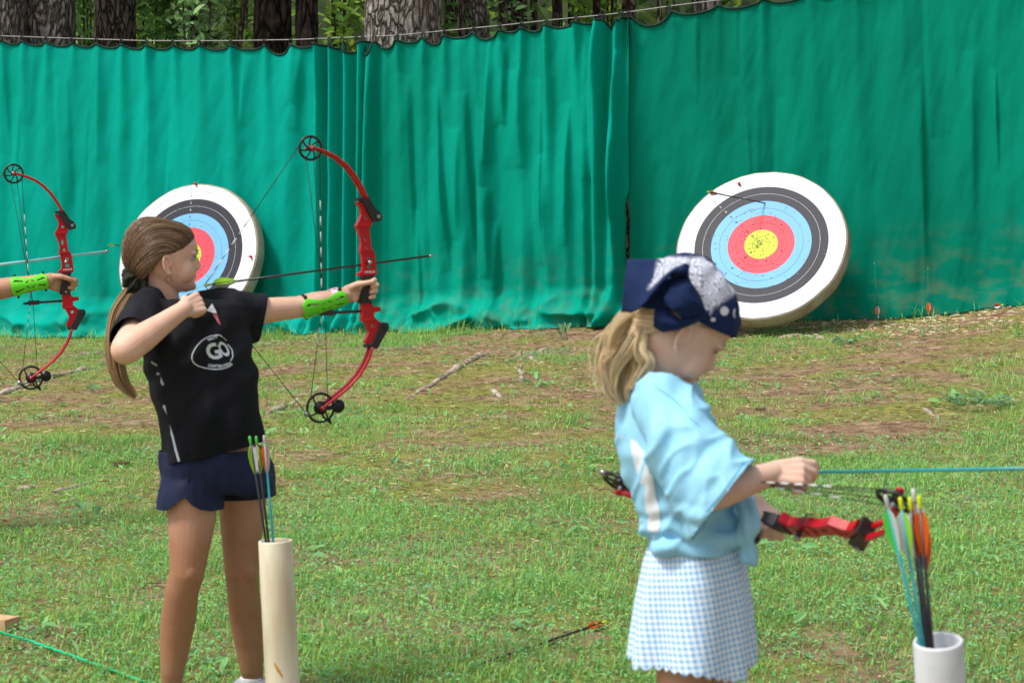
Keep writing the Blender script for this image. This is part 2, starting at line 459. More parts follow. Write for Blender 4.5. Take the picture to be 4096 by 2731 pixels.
    vs = np.stack([c - d * ln[:, None] / 2 - s_ * w[:, None] / 2, c + d * ln[:, None] / 2 - s_ * w[:, None] / 2, c + d * ln[:, None] / 2 + s_ * w[:, None] / 2 + up, c - d * ln[:, None] / 2 + s_ * w[:, None] / 2 + up], 1)
    pal = np.array([(.38, .27, .16), (.26, .16, .10), (.16, .09, .05), (.48, .38, .25), (.32, .20, .13), (.22, .14, .09)])
    cc = pal[rng.integers(0, len(pal), N)] * (.7 + .6 * rng.random((N, 1)))
    pale = np.array([1 + 2.0 * sstep(.7, 1.6, a) * sstep(1.5, .3, YC(a) - b) for a, b in zip(x, y)])[:, None]; cc = np.minimum(.8, cc * pale)  # litter lightened near the right curtain: sunlit strip painted into the straw colour
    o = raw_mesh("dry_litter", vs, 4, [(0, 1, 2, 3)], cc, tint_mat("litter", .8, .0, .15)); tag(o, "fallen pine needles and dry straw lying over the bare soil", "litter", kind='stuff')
make_grass()

# ------------------------------------------------------------------ exposed roots, cones, stones
ROOTM = mat("root_bark", (.50, .43, .35), .9, (.17, .13, .095), 14, .9, 60, .1, stretch=(1, 1, 1))
def root(pts, w, label):
    """pts in photo pixels"""
    Q = [GP(a, b) for a, b in pts]; path = []
    K = 7
    for i in range(len(Q) - 1):
        for k in range(K):
            p = Q[i].lerp(Q[i + 1], k / K); path.append(p)
    path.append(Q[-1]); n = len(path); rr = []
    for i, p in enumerate(path):
        t = i / (n - 1); e = min(1, min(t, 1 - t) * 5 + .15)
        p.x += .012 * noise.noise(p * 9); p.y += .03 * noise.noise(p * 7 + V((4, 0, 0)))
        r_ = w * e * (.75 + .6 * noise.noise(p * 13))
        p.z = G(p.x, p.y) + r_ * .18 - .004; rr.append(max(.004, r_))
    mb = MB(); mb.tube(path, rr, ROOTM, 9)
    me = mb.build("tree_root", ROOTM); co = get_co(me.data)
    for i in range(len(co)):
        co[i, 2] += .006 * noise.noise(V(co[i]) * 45)
    set_co(me.data, co); tag(me, label, "root", "exposed tree roots in the range"); return me
root([(1610, 1600), (1700, 1560), (1790, 1500), (1830, 1478), (1900, 1435), (1985, 1400)], .030, "longest grey exposed root running up the slope right of the lower bow wheel")
root([(2050, 1432), (2110, 1425), (2150, 1450)], .026, "short grey root forming the top of the forked root on the mossy rise")
root([(2075, 1455), (2090, 1500), (2080, 1530), (2120, 1520)], .024, "knobbly grey root running down from the fork on the mossy rise")
root([(1960, 1560), (2010, 1590)], .026, "stubby grey root hump below the mossy rise")
root([(2160, 1405), (2210, 1400)], .03, "small grey root piece right of the forked root")
root([(-60, 1600), (60, 1560), (150, 1525), (260, 1497), (420, 1465)], .035, "pale root bending along the left mound below the far bow")
root([(240, 1432), (330, 1420), (420, 1412)], .022, "pale yellowish root at the left just under the curtain")
root([(60, 1965), (110, 1955), (170, 1945)], .016, "thin root at far left beside the clover")
root([(170, 1982), (230, 1965), (340, 1940), (370, 1925)], .018, "thin brown root lying left of the black shirt girl's knees")
root([(250, 1900), (330, 1880), (400, 1880)], .014, "thin pale root just above the pair at left")
root([(420, 1935), (510, 1908)], .012, "short pale root near the pine cone")
root([(1060, 1660), (1110, 1640), (1180, 1610), (1210, 1590)], .022, "pale root behind the lower bowstring")
root([(1320, 1722), (1390, 1705), (1450, 1700)], .018, "small pale root below the lower bow wheel")
root([(1770, 1730), (1840, 1710), (1930, 1700)], .014, "thin pale root in the middle of the turf")
root([(1510, 1958), (1560, 1955), (1620, 1950)], .012, "thin brown root in the middle turf below the pale one")
root([(3090, 1352), (3200, 1345), (3330, 1356)], .022, "grey root below the right target face")
root([(3690, 1620), (3720, 1655), (3760, 1678)], .016, "pale lumpy root in the right hand turf")
root([(3380, 1325), (3440, 1320), (3500, 1326)], .016, "thin grey root under the upright teal arrow")
root([(3630, 1370), (3700, 1372)], .016, "short grey root in the brown strip at right")

CONEM = mat("pine_cone_scales", (.26, .16, .11), .85, (.12, .06, .04), 30, .4, 90)
def pine_cone(sx, sy, L, az, label):
    p = GP(sx, sy); t = empty("pine_cone", p, label, "pine cone", "fallen pine cones"); mb = MB()
    d = V((math.cos(az), math.sin(az), .05)).normalized(); n = d.orthogonal().normalized(); b = d.cross(n)
    c0 = p + V((0, 0, L * .17))
    for k in range(90):
        u = k / 89; a = k * 2.39996; r_ = L * .24 * math.sin(math.pi * (.12 + .8 * u)) ** .7
        q = c0 + d * (u - .5) * L; o = n * math.cos(a) + b * math.sin(a)
        tip = q + o * r_ * 1.15 + d * L * .05; s_ = d.cross(o)
        mb.add([q + o * r_ * .25, tip + s_ * L * .045, tip + d * L * .02 + o * L * .02, tip - s_ * L * .045], [(0, 1, 2), (0, 2, 3)], CONEM)
    mb.tube([c0 - d * L * .46, c0, c0 + d * L * .46], [L * .08, L * .13, L * .05], CONEM, 8)
    mb.build("cone_scales", CONEM, t, smooth=False)
pine_cone(482, 1866, .085, .2, "brown open pine cone lying on the turf left of the black shirt girl")
pine_cone(3042, 1644, .06, .1, "small brown pine cone lying on the turf right of the bandana girl's face")

def weed_plant(sx, sy, n, L, label, up=.6, ls=1.0):
    p = GP(sx, sy); c = []; nr = []; sz = []; t = empty("weed_plant", p, label, "weed", "single weeds in the turf")
    for k in range(n):
        a = random.uniform(0, 6.28); e = random.uniform(.1, up)
        d = V((math.cos(a) * math.cos(e), math.sin(a) * math.cos(e), math.sin(e)))
        c.append(p + d * L * random.uniform(.4, .8) + V((0, 0, .01))); q = d.orthogonal(); nr.append(V((0, 0, 1)) - d * d.z + V((random.gauss(0, .3), random.gauss(0, .3), 0))); sz.append(L * random.uniform(.35, .6) * ls)
    leaf_cloud("leaf_rosette", np.array([tuple(q) for q in c]), np.array([tuple(q) for q in nr]), np.array(sz), np.tile(np.array([[.22, .40, .20]]), (n, 1)) * (.8 + .5 * rng.random((n, 1))), tint_mat("grass_blades"), t, 1.8)
weed_plant(2252, 1345, 5, .10, "pale upright leaf standing alone just below the middle curtain", 1.4)
weed_plant(1590, 1880, 5, .07, "single round broad leaf in the turf left of centre", 1.2)
weed_plant(340, 2060, 9, .09, "dark broad leaved weed left of the black shirt girl's shins", .9)
weed_plant(3910, 1630, 150, .26, "blue green ferny weed patch in the right hand turf", .35, .2)
weed_plant(3400, 1382, 9, .12, "grey green flat weed rosette below the right target", .5)
weed_plant(380, 1568, 7, .08, "small weed rosette below the far bow's lower wheel", .5)

# ------------------------------------------------------------------ the curtain
_nrm = V((-.431, -1, 0)).normalized(); _al = V((1, -.431, 0)).normalized()
def cur_pt(sx, sy, off=0.0):
    """photo pixel on the curtain's hanging plane, moved forward by off metres"""
    p0 = V((0, 18.27, 0)); d = ray(sx, sy); p = CAM + d * ((p0 - CAM).dot(_nrm) / d.dot(_nrm))
    return p + _nrm * off
def curtain_mat(name, c1, c2, c3, dirt=.5):
    m = bpy.data.materials.new(name); m.use_nodes = True; N = m.node_tree.nodes; L = m.node_tree.links
    b = N["Principled BSDF"]; b.inputs['Roughness'].default_value = .85; b.inputs['Specular IOR Level'].default_value = .06
    tc = N.new("ShaderNodeTexCoord")
    def nz(sc, st, det=5):
        mp = N.new("ShaderNodeMapping"); mp.inputs['Scale'].default_value = st; L.new(tc.outputs['Object'], mp.inputs[0])
        n = N.new("ShaderNodeTexNoise"); n.inputs['Scale'].default_value = sc; n.inputs['Detail'].default_value = det; L.new(mp.outputs[0], n.inputs['Vector']); return n
    r_ = N.new("ShaderNodeValToRGB"); e = r_.color_ramp.elements; e[0].position = .35; e[0].color = (*c2, 1); e[1].position = .65; e[1].color = (*c1, 1)
    L.new(nz(1.6, (1, 1, .35)).outputs['Fac'], r_.inputs[0])
    # reddish mud rubbed into the lowest part of the cloth, with a ragged outline of its own
    uv = N.new("ShaderNodeUVMap"); uv.uv_map = "cloth"; sp = N.new("ShaderNodeSeparateXYZ"); L.new(uv.outputs[0], sp.inputs[0])
    mr = N.new("ShaderNodeMapRange"); mr.inputs[1].default_value = .30; mr.inputs[2].default_value = .04; mr.inputs[3].default_value = 0; mr.inputs[4].default_value = dirt
    L.new(sp.outputs['Y'], mr.inputs[0])
    dn = nz(5.0, (1, 1, 2.0), 10); mul = N.new("ShaderNodeMath"); mul.operation = 'MULTIPLY'; L.new(mr.outputs[0], mul.inputs[0])
    dr = N.new("ShaderNodeMapRange"); dr.inputs[1].default_value = .46; dr.inputs[2].default_value = .66; L.new(dn.outputs['Fac'], dr.inputs[0]); L.new(dr.outputs[0], mul.inputs[1])
    mx = N.new("ShaderNodeMix"); mx.data_type = 'RGBA'; L.new(mul.outputs[0], mx.inputs[0]); L.new(r_.outputs[0], mx.inputs[6]); mx.inputs[7].default_value = (*c3, 1)
    L.new(mx.outputs[2], b.inputs['Base Color'])
    # weave, creases and the small dents arrows have left
    w = nz(170, (1, 1, 1), 2); cr = nz(5, (1, 1, .6), 6)
    vo = N.new("ShaderNodeTexVoronoi"); vo.inputs['Scale'].default_value = 7; mp = N.new("ShaderNodeMapping"); mp.inputs['Scale'].default_value = (2.2, 2.2, 1); L.new(tc.outputs['Object'], mp.inputs[0]); L.new(mp.outputs[0], vo.inputs['Vector'])
    vr = N.new("ShaderNodeMapRange"); vr.inputs[1].default_value = 0; vr.inputs[2].default_value = .13; L.new(vo.outputs['Distance'], vr.inputs[0])
    a1 = N.new("ShaderNodeMath"); a1.operation = 'MULTIPLY_ADD'; L.new(w.outputs['Fac'], a1.inputs[0]); a1.inputs[1].default_value = .12; L.new(cr.outputs['Fac'], a1.inputs[2])
    a2 = N.new("ShaderNodeMath"); a2.operation = 'MULTIPLY_ADD'; L.new(vr.outputs[0], a2.inputs[0]); a2.inputs[1].default_value = .12; L.new(a1.outputs[0], a2.inputs[2])
    bp = N.new("ShaderNodeBump"); bp.inputs['Strength'].default_value = .5; bp.inputs['Distance'].default_value = .02
    L.new(a2.outputs[0], bp.inputs['Height']); L.new(bp.outputs[0], b.inputs['Normal'])
    return m
HEM = mat("dark_hem", (.012, .05, .035), .8)
HOOKS = [-980, -880, -780, -680, -580, -480, -380, -270, -170, -80, 10, 97, 193, 295, 395, 494, 596, 699, 804, 932, 1065, 1171, 1272, 1326, 1376, 1433, 1459, 1504, 1597, 1702, 1786, 1903, 2007, 2093, 2193, 2311, 2406, 2422, 2486, 2494, 2522, 2682, 2870, 3050, 3240, 3420, 3610, 3800, 3990, 4180]
SAG = {1065: 42, 1376: 46, 1326: 26, 1459: 60, 1504: 34, 1702: 34, 1903: 34, 2093: 22, 2311: 12, 2422: 42, 2522: 48, 2486: 20}
CABLE = [(-1000, 120), (-400, 135), (0, 145), (290, 155), (595, 165), (930, 165), (1200, 160), (1433, 150), (1600, 143), (1786, 125), (2000, 105), (2200, 83), (2400, 64), (2522, 50), (2682, 27), (2900, 0), (4300, -190)]
BOT = [(-1000, 1325), (-300, 1335), (0, 1343), (230, 1346), (330, 1340), (600, 1350), (900, 1340), (1100, 1338), (1250, 1333), (1500, 1336), (1700, 1332), (1760, 1318), (1950, 1312), (2050, 1316), (2200, 1308), (2400, 1300), (2500, 1296), (2900, 1290), (3300, 1285), (3480, 1282), (3600, 1276), (3630, 1268), (3800, 1262), (3950, 1245), (4096, 1226), (4400, 1190)]
def cable_y(sx): return interp(sx, CABLE)
def top_y(sx, lo, hi):
    hk = [h for h in HOOKS if lo - 1 <= h <= hi + 1]
    ext = [lo] if not hk or hk[0] > lo else []
    for a, b in zip(hk, hk[1:]):
        if a <= sx <= b:
            t = (sx - a) / (b - a); sag = SAG.get(a, min(24, 4 + .12 * (b - a)))
            c = max(cable_y(a) + 16, 0) if False else cable_y(sx) + 17
            return c + sag * (1 - abs(2 * t - 1) ** 2.2)
    return cable_y(sx) + 20
_cr = random.Random(5); CREASES = []
for _n, _lo, _hi, _a in ((16, -50, 1240, .020), (20, 1560, 2500, .046), (14, 2560, 4200, .022)):
    for _ in range(_n):
        v0 = _cr.uniform(-.1, .65); CREASES.append((_cr.uniform(_lo, _hi), _cr.uniform(-70, 70), _a * _cr.uniform(.5, 1.5), _cr.uniform(18, 55), v0, v0 + _cr.uniform(.25, .7), _cr.choice((-1, 1))))
def creases(sx, v):
    o = 0.0
    for x0, dr, a, w, v0, v1, sg in CREASES:
        t = (sx - x0 - dr * (v - v0)) / w * sg
        if -2.5 < t < 1.2 and v0 < v < v1:
            k = math.exp(-t * t) if t < 0 else math.exp(-(t / .28) ** 2); u = (v - v0) / (v1 - v0); o += a * k * math.sin(math.pi * u) ** .7
    return o
def fold_off(sx, v, side):
    """forward displacement of the cloth; v = 0 at the cable, 1 on the ground"""
    o = 0.0
    # pulled pleats under each hook that run out into soft folds
    for h in HOOKS:
        d = sx - h
        if abs(d) < 260:
            hv = noise.noise(V((h * .37, 3.1, 0))); d -= v * 60 * noise.noise(V((h * .21, 9.7, v * .7))); w = 14 + (50 + 50 * hv) * v; k = math.exp(-(d / w) ** 2)
            o += (.038, .050, .014)[side] * (.45 + 1.1 * abs(noise.noise(V((h * .53, 1.3, 4))))) * 1.3 * k * max(.12, 1 - (.75 - 1.6 * hv) * v) * (1 + .25 * math.sin(h * 1.7))
    if side == 0:
        o += .060 * v ** .5 * fbm(sx * .0075, .3 + v * .35, 2, 2) * 1.7
        o += .005 * math.sin(sx * .045 + 1.6 * fbm(sx * .004, v * .6, 9)) * (.3 + .7 * v)
        if sx > 1240: o += .065 * math.sin((sx - 1262) * .108 + .8 * v) * sstep(1240, 1290, sx)
    elif side == 1:
        o += .095 * v ** .4 * fbm(sx * .0095, 7.3 + v * .4, 4, 2) * 1.8
        o += .005 * math.sin(sx * .052 + 2.2 * fbm(sx * .006, v * .8, 19)) * (.3 + .7 * v)
        if sx > 2330: o += .06 * math.sin((sx - 2380) * .085 - .6 * v) * sstep(2330, 2400, sx)
        if sx < 1560: o += .05 * math.sin((sx - 1470) * .095) * sstep(1560, 1500, sx)
    else:
        o += .060 * v ** .4 * fbm(sx * .0042, 3.3 + v * .3, 6, 3) * 1.8
        o += .010 * math.sin(sx * .03 + 2.0 * fbm(sx * .003, v * .8, 29))
    o += creases(sx, v)
    # broad diagonal drags
    o += .035 * fbm(sx * .006 + v * 1.3, v * 2.2, 40, 4)
    # slack cloth bulging where it meets the ground
    if side < 2:
        k = sstep(.86, .99, v); ridge = fbm(sx * .010, v * 9, 50, 3)
        rg_ = (1 - abs(noise.noise(V((sx * .0045, v * 11, 77))))) ** 4; o += k * (.08 + .22 * max(0, ridge) + .16 * rg_ * (1 if sx > 1650 or 850 < sx < 1250 else .4)) + sstep(.80, 1, v) * .05 * fbm(sx * .008, v * 14, 61, 3)
    else:
        o += .03 * sstep(.9, 1, v) * (1 + fbm(sx * .01, 1, 5))
    return o
def make_curtain(name, lo, hi, side, m, label):
    root_ = empty(name, cur_pt((lo + hi) / 2, 1300), label, "curtain", "green backstop curtains")
    step = 5.0; n = int((hi - lo) / step) + 1; K = 150
    vs = []; uv = []
    hemline = []
    for i in range(n):
        sx = lo + (hi - lo) * i / (n - 1); ty = top_y(sx, lo, hi); by = interp(sx, BOT)
        bx = sx
        for k in range(K + 1):
            v = k / K; vv = v
            x = sx
            if side == 2 and i < 30:      # left edge of the right-hand cloth drifts, leaving a slit
                x += (1 - i / 30) * (5 * sstep(.5, .66, v) * (1 - sstep(.80, .88, v)))
            if side == 1 and i > n - 40:
                q = (i - (n - 40)) / 40; x += q * (-13 * sstep(.55, .62, v) * (1 - sstep(.80, .86, v)))
            sy = ty + (by - ty) * vv
            o = fold_off(x, v, side) + {0: 0.0, 1: .02, 2: -.03}[side]
            p = cur_pt(x, sy); q = p + _nrm * o
            g = G(q.x, q.y)
            if q.z < g + .006: q.z = g + .006 + .02 * max(0, fbm(sx * .02, v * 20, 3, 2))
            vs.append(q); uv.append((sx * .001, 1 - v))
            if k == 0: hemline.append(q + _nrm * .004)
    fs = []
    for i in range(n - 1):
        for k in range(K): a = i * (K + 1) + k; fs.append((a, a + 1, a + K + 2, a + K + 1))
    me = bpy.data.meshes.new("cloth"); me.from_pydata(vs, [], fs); ul = me.uv_layers.new(name="cloth")
    li = np.empty(len(me.loops), dtype=np.int32); me.loops.foreach_get('vertex_index', li)
    ul.data.foreach_set('uv', np.array(uv, dtype=np.float32)[li].ravel())
    me.polygons.foreach_set('use_smooth', [True] * len(fs)); me.materials.append(m)
    o = link("cloth", me, root_); s_ = o.modifiers.new("thickness", 'SOLIDIFY'); s_.thickness = .003; s_.offset = -1
    mb = MB(); mb.tube(hemline, .009, HEM, 6); mb.build("hem_rope", HEM, root_)
    return root_
CT1 = curtain_mat("teal_cloth", (.0005, .365, .290), (.0005, .31, .245), (.12, .17, .09), .12)
CT2 = curtain_mat("teal_cloth_mid", (.0005, .325, .240), (.0005, .255, .180), (.14, .16, .09), .30)
CT3 = curtain_mat("green_cloth_right", (.0005, .235, .158), (.0005, .180, .118), (.18, .17, .10), .38)
make_curtain("backstop_curtain", -1000, 1478, 0, CT1, "left teal green curtain hanging behind the archers from the cable")
make_curtain("backstop_curtain", 1452, 2524, 1, CT2, "middle green curtain with deep folds ending at the narrow slit")
make_curtain("backstop_curtain", 2513, 4420, 2, CT3, "right darker green curtain, smooth and tall, behind the full target")
# cable and its rings
STEEL = mat("wire_steel", (.33, .34, .33), .6)
mb = MB(); mb.tube([cur_pt(x, cable_y(x), .03) for x in range(-1020, 4440, 60)], .0042, STEEL, 8)
cab = mb.build("steel_cable", STEEL); tag(cab, "thin grey steel cable strung above the green curtains", "cable")
BLK = mat("black_plastic", (.012, .012, .014), .45, (.02, .02, .022), spec=.45)
k = 0
for h in HOOKS:
    if h < -100 or h > 2750: continue
    cy = cable_y(h); c = cur_pt(h, cy + 8, .034)
    mb = MB(); pts = [c + _al * (.013 * math.cos(a)) + V((0, 0, .024 * math.sin(a))) for a in np.linspace(0, 2 * math.pi, 17)]
    mb.tube(pts, .0045, BLK, 6, cap=False)
    o = mb.build("curtain_ring", BLK); near = "left" if h < 1478 else "middle" if h < 2515 else "right"
    idx = [q for q in HOOKS if -100 <= q <= 2750 and (("left" if q < 1478 else "middle" if q < 2515 else "right") == near)].index(h) + 1
    ordn = ["first", "second", "third", "fourth", "fifth", "sixth", "seventh", "eighth", "ninth", "tenth", "eleventh", "twelfth", "thirteenth", "fourteenth", "fifteenth", "sixteenth", "seventeenth", "eighteenth"][idx - 1]
    tag(o, "%s small black ring from the left holding up the %s curtain" % (ordn, near), "curtain ring", "rings on the steel cable")

# ------------------------------------------------------------------ trees behind
def bark_mat(name, light, dark, sc=9):
    m = bpy.data.materials.new(name); m.use_nodes = True; N = m.node_tree.nodes; L = m.node_tree.links
    b = N["Principled BSDF"]; b.inputs['Roughness'].default_value = .95; b.inputs['Specular IOR Level'].default_value = .1
    tc = N.new("ShaderNodeTexCoord"); mp = N.new("ShaderNodeMapping"); mp.inputs['Scale'].default_value = (1, 1, .32); L.new(tc.outputs['Object'], mp.inputs[0])
    n = N.new("ShaderNodeTexNoise"); n.inputs['Scale'].default_value = 6; n.inputs['Detail'].default_value = 8
    L.new(mp.outputs[0], n.inputs['Vector'])
    ad = N.new("ShaderNodeMix"); ad.data_type = 'RGBA'; ad.blend_type = 'ADD'; ad.inputs[0].default_value = .22; L.new(mp.outputs[0], ad.inputs[6]); L.new(n.outputs['Color'], ad.inputs[7])
    vo = N.new("ShaderNodeTexVoronoi"); vo.feature = 'DISTANCE_TO_EDGE'; vo.inputs['Scale'].default_value = sc * 1.6; L.new(ad.outputs[2], vo.inputs['Vector'])
    r_ = N.new("ShaderNodeValToRGB"); e = r_.color_ramp.elements; e[0].position = .01; e[0].color = (*dark, 1); e[1].position = .14; e[1].color = (*light, 1); L.new(vo.outputs['Distance'], r_.inputs[0])
    n2 = N.new("ShaderNodeTexNoise"); n2.inputs['Scale'].default_value = 40; n2.inputs['Detail'].default_value = 8; L.new(mp.outputs[0], n2.inputs['Vector'])
    r2 = N.new("ShaderNodeValToRGB"); e = r2.color_ramp.elements; e[0].position = .35; e[0].color = (.45, .42, .4, 1); e[1].position = .65; e[1].color = (1.1, 1.08, 1.05, 1); L.new(n2.outputs['Fac'], r2.inputs[0])
    mx = N.new("ShaderNodeMix"); mx.data_type = 'RGBA'; mx.blend_type = 'MULTIPLY'; mx.inputs[0].default_value = 1; L.new(r_.outputs[0], mx.inputs[6]); L.new(r2.outputs[0], mx.inputs[7])
    n3 = N.new("ShaderNodeTexNoise"); n3.inputs['Scale'].default_value = 3.5; n3.inputs['Detail'].default_value = 5; L.new(tc.outputs['Object'], n3.inputs['Vector'])
    r3 = N.new("ShaderNodeValToRGB"); e = r3.color_ramp.elements; e[0].position = .55; e[0].color = (0, 0, 0, 1); e[1].position = .78; e[1].color = (.45, .45, .45, 1); L.new(n3.outputs['Fac'], r3.inputs[0])
    m3 = N.new("ShaderNodeMix"); m3.data_type = 'RGBA'; L.new(r3.outputs[0], m3.inputs[0]); L.new(mx.outputs[2], m3.inputs[6]); m3.inputs[7].default_value = (light[0] * .95, light[1] * .55, light[2] * .4, 1)
    L.new(m3.outputs[2], b.inputs['Base Color'])
    mr = N.new("ShaderNodeMapRange"); mr.inputs[1].default_value = 0; mr.inputs[2].default_value = .2; L.new(vo.outputs['Distance'], mr.inputs[0])
    a1 = N.new("ShaderNodeMath"); a1.operation = 'MULTIPLY_ADD'; L.new(n2.outputs['Fac'], a1.inputs[0]); a1.inputs[1].default_value = .5; L.new(mr.outputs[0], a1.inputs[2])
    bp = N.new("ShaderNodeBump"); bp.inputs['Strength'].default_value = 1; bp.inputs['Distance'].default_value = .035; L.new(a1.outputs[0], bp.inputs['Height']); L.new(bp.outputs[0], b.inputs['Normal'])
    return m
BK_GREY = bark_mat("grey_pine_bark", (.42, .39, .365), (.10, .082, .072), 11)
BK_MID = bark_mat("brown_bark", (.23, .19, .16), (.04, .03, .025), 13)
BK_SHADE = bark_mat("shade_toned_bark", (.12, .09, .075), (.02, .015, .012), 7)  # like the brown bark, darkened: canopy shade put into the colour
LEAF = tint_mat("tree_leaves", .5, .42, .35)
LEAFPAL = np.array([(.055, .13, .025), (.08, .18, .03), (.04, .10, .025), (.11, .22, .04), (.06, .15, .05), (.16, .27, .05)])
def leaves_in(name, centre, rad, n, size, parent, pal=LEAFPAL, clumps=14, bright=1.0, tight=.33):
    c0 = np.array(centre); rad = np.array(rad)
    cc = c0 + (rng.random((clumps, 3)) * 2 - 1) * rad * .8
    k = rng.integers(0, clumps, n); p = cc[k] + rng.normal(size=(n, 3)) * rad * tight
    nr = np.stack([rng.normal(size=n) * .7, rng.normal(size=n) * .7 - .25, np.ones(n) * .9], 1)
    ctone = (.30 + 1.1 * rng.random(clumps) ** 1.6)[k][:, None]
    col = pal[rng.integers(0, len(pal), n)] * ctone * (.8 + .4 * rng.random((n, 1))) * bright
    return leaf_cloud(name, p, nr, size * (.6 + .8 * rng.random(n)), col, LEAF, parent)
def tree(sx0, sx1, Y, bark, label, lean=0.0, bend=0.0, knot=None, crown=True, hi=9.0, name="pine_tree", taper=.06, group="trees behind the curtain"):
    xa = P(sx0, 100, Y).x; xb = P(sx1, 100, Y).x; cx = (xa + xb) / 2; r0 = (xb - xa) / 2; zref = P(0, 100, Y).z
    g = G(cx, Y); root_ = empty(name, (cx, Y, g), label, "tree", group)
    n = 48 if r0 > .08 else 14; K = 160 if r0 > .08 else 40; rg = []
    for i in range(K + 1):
        z = g - .1 + (hi) * i / K; t = (z - zref); r_ = r0 * (1 - taper * t) * (1 + .5 * math.exp(-(z - g) * 3))
        r_ = max(r_, r0 * .3)
        ox = lean * t + bend * math.sin(t * 1.3); oy = .3 * lean * t; ring_ = []
        for j in range(n):
            a = 2 * math.pi * j / n
            q = V((math.cos(a), math.sin(a), 0))
            rr = r_ * (1 + .05 * noise.noise(V((q.x * 1.5, q.y * 1.5, z * .6)) + V((cx, 0, 0))))
            if r0 > .08: rr += .012 * (noise.noise(V((q.x * r0 * 28, q.y * r0 * 28, z * 5.5)) + V((cx, 5, 0))) ) + .01 * abs(noise.noise(V((q.x * r0 * 12, q.y * r0 * 12, z * 2.2))))
            if knot:
                kp = P(knot[0], knot[1], Y); dx = (cx + ox + q.x * r_) - kp.x; dz = z - kp.z
                if q.y < 0: d = math.hypot(dx, dz); rr += .028 * math.exp(-((d - .055) / .02) ** 2) - .02 * math.exp(-(d / .035) ** 2)
            ring_.append(V((cx + ox, Y + oy, z)) + q * rr)
        rg.append(ring_)
    mb = MB(); mb.rings(rg, bark); mb.build("trunk", bark, root_)
    if crown:
        leaves_in("crown", (cx + lean * 5, Y + .5, g + 8.2), (1.7, 1.5, 1.5), 2600, .17, root_)
    return root_
tree(-120, 98, 20.6, BK_GREY, "large grey pine trunk cut by the left edge of the photo")
tree(92, 300, 20.9, BK_GREY, "large pale grey pine trunk second from the left edge", lean=.015)
tree(378, 540, 21.4, BK_MID, "dark brown trunk left of the leafy shrub", lean=-.01, bend=.02)
tree(1015, 1165, 21.8, BK_SHADE, "wide nearly black trunk right of the leafy shrub")
tree(1182, 1270, 21.5, BK_SHADE, "straight dark trunk just left of the big grey pine")
tree(1457, 1765, 20.0, BK_GREY, "broad grey pine trunk with a round knot behind the curtain seam", knot=(1515, 52))
tree(1880, 1955, 21.0, BK_GREY, "slender leaning grey trunk right of the big knotted pine", lean=-.10)
tree(1995, 2110, 21.9, BK_SHADE, "dark trunk in the middle of the wood right of the slender grey one", name="broadleaf_tree")
tree(2370, 2402, 22.5, BK_SHADE, "thin black trunk above the middle curtain's right end", name="broadleaf_tree")
tree(2208, 2242, 22.6, BK_SHADE, "thin black trunk right of the dark middle trunk", name="broadleaf_tree")
tree(2488, 2546, 23, BK_MID, "brownish grey trunk above the curtain slit", name="broadleaf_tree")
tree(2765, 2880, 20.5, BK_GREY, "grey trunk tip showing above the right curtain's top", name="pine_tree")
tree(1776, 1870, 23.5, BK_SHADE, "blackish trunk in deep shade beside the knotted pine", name="broadleaf_tree")
tree(765, 812, 21.2, BK_MID, "thin leaning brown stem inside the leafy shrub", lean=-.35, bend=.05, crown=False, hi=5, name="sapling")
tree(955, 978, 21.0, BK_MID, "thin pale brown sapling right of the leaning stem", lean=.12, crown=False, hi=5, name="sapling")
tree(2120, 2150, 22.3, BK_SHADE, "thin dark stem touching the dark middle trunk", crown=False, hi=6, name="sapling")
def shrub(sx, Y, w, z0, z1, n, size, label, bright=1.0, pal=LEAFPAL):
    cx = P(sx, 100, Y).x; g = G(cx, Y); root_ = empty("leafy_shrub", (cx, Y, g), label, "shrub", "shrubs behind the curtain")
    leaves_in("foliage", (cx, Y, (z0 + z1) / 2), (w, .5, (z1 - z0) / 2), n, size, root_, pal, 22, bright, .28)
    mb = MB()
    for k in range(7):
        a = random.uniform(-w, w) * .8; b = random.uniform(-.4, .4)
        mb.tube([V((cx + a * .15, Y, g)), V((cx + a * .5, Y + b * .5, g + (z0 - g) * .7)), V((cx + a, Y + b, z1))], [.022, .014, .005], BK_MID, 6)
    mb.build("stem", BK_MID, root_)
BRI = np.array([(.20, .38, .06), (.32, .50, .09), (.48, .62, .15), (.14, .30, .05), (.26, .42, .11)])
PALE = np.array([(.22, .40, .16), (.30, .48, .22), (.16, .32, .10), (.38, .54, .26), (.20, .36, .12)])
MIDG = np.array([(.10, .24, .05), (.15, .32, .07), (.08, .18, .04), (.20, .38, .09), (.12, .27, .08)])
shrub(335, 24.0, .12, 2.2, 4.6, 500, .075, "green shrub between the two left hand trunks", 1.3, MIDG)
shrub(620, 22.6, .22, 2.4, 4.6, 1100, .065, "dense leafy shrub right of the dark brown trunk", 1.3, MIDG)
shrub(800, 21.0, .22, 2.4, 4.4, 800, .062, "pale leafed shrub around the leaning stem", 1.5, PALE)
shrub(950, 23.0, .14, 2.4, 4.6, 450, .07, "bright yellow green sprigs left of the wide black trunk", 1.6, BRI)
shrub(1370, 24.2, .15, 2.4, 4.6, 650, .07, "green shrub between the straight dark trunk and the knotted pine", 1.5, BRI)
shrub(1835, 20.7, .09, 2.6, 4.2, 150, .085, "spray of large leaves hanging right of the knotted pine", 1.3, MIDG)
shrub(2045, 21.4, .20, 2.8, 4.3, 260, .06, "light green sprigs across the dark middle trunk", 1.2, PALE)
shrub(2290, 23.5, .22, 2.9, 4.6, 700, .07, "sunny yellow green shrub above the middle curtain", 1.7, BRI)
shrub(2440, 24.0, .14, 2.9, 4.6, 400, .07, "bright leafy shrub above the bunched folds", 1.6, BRI)
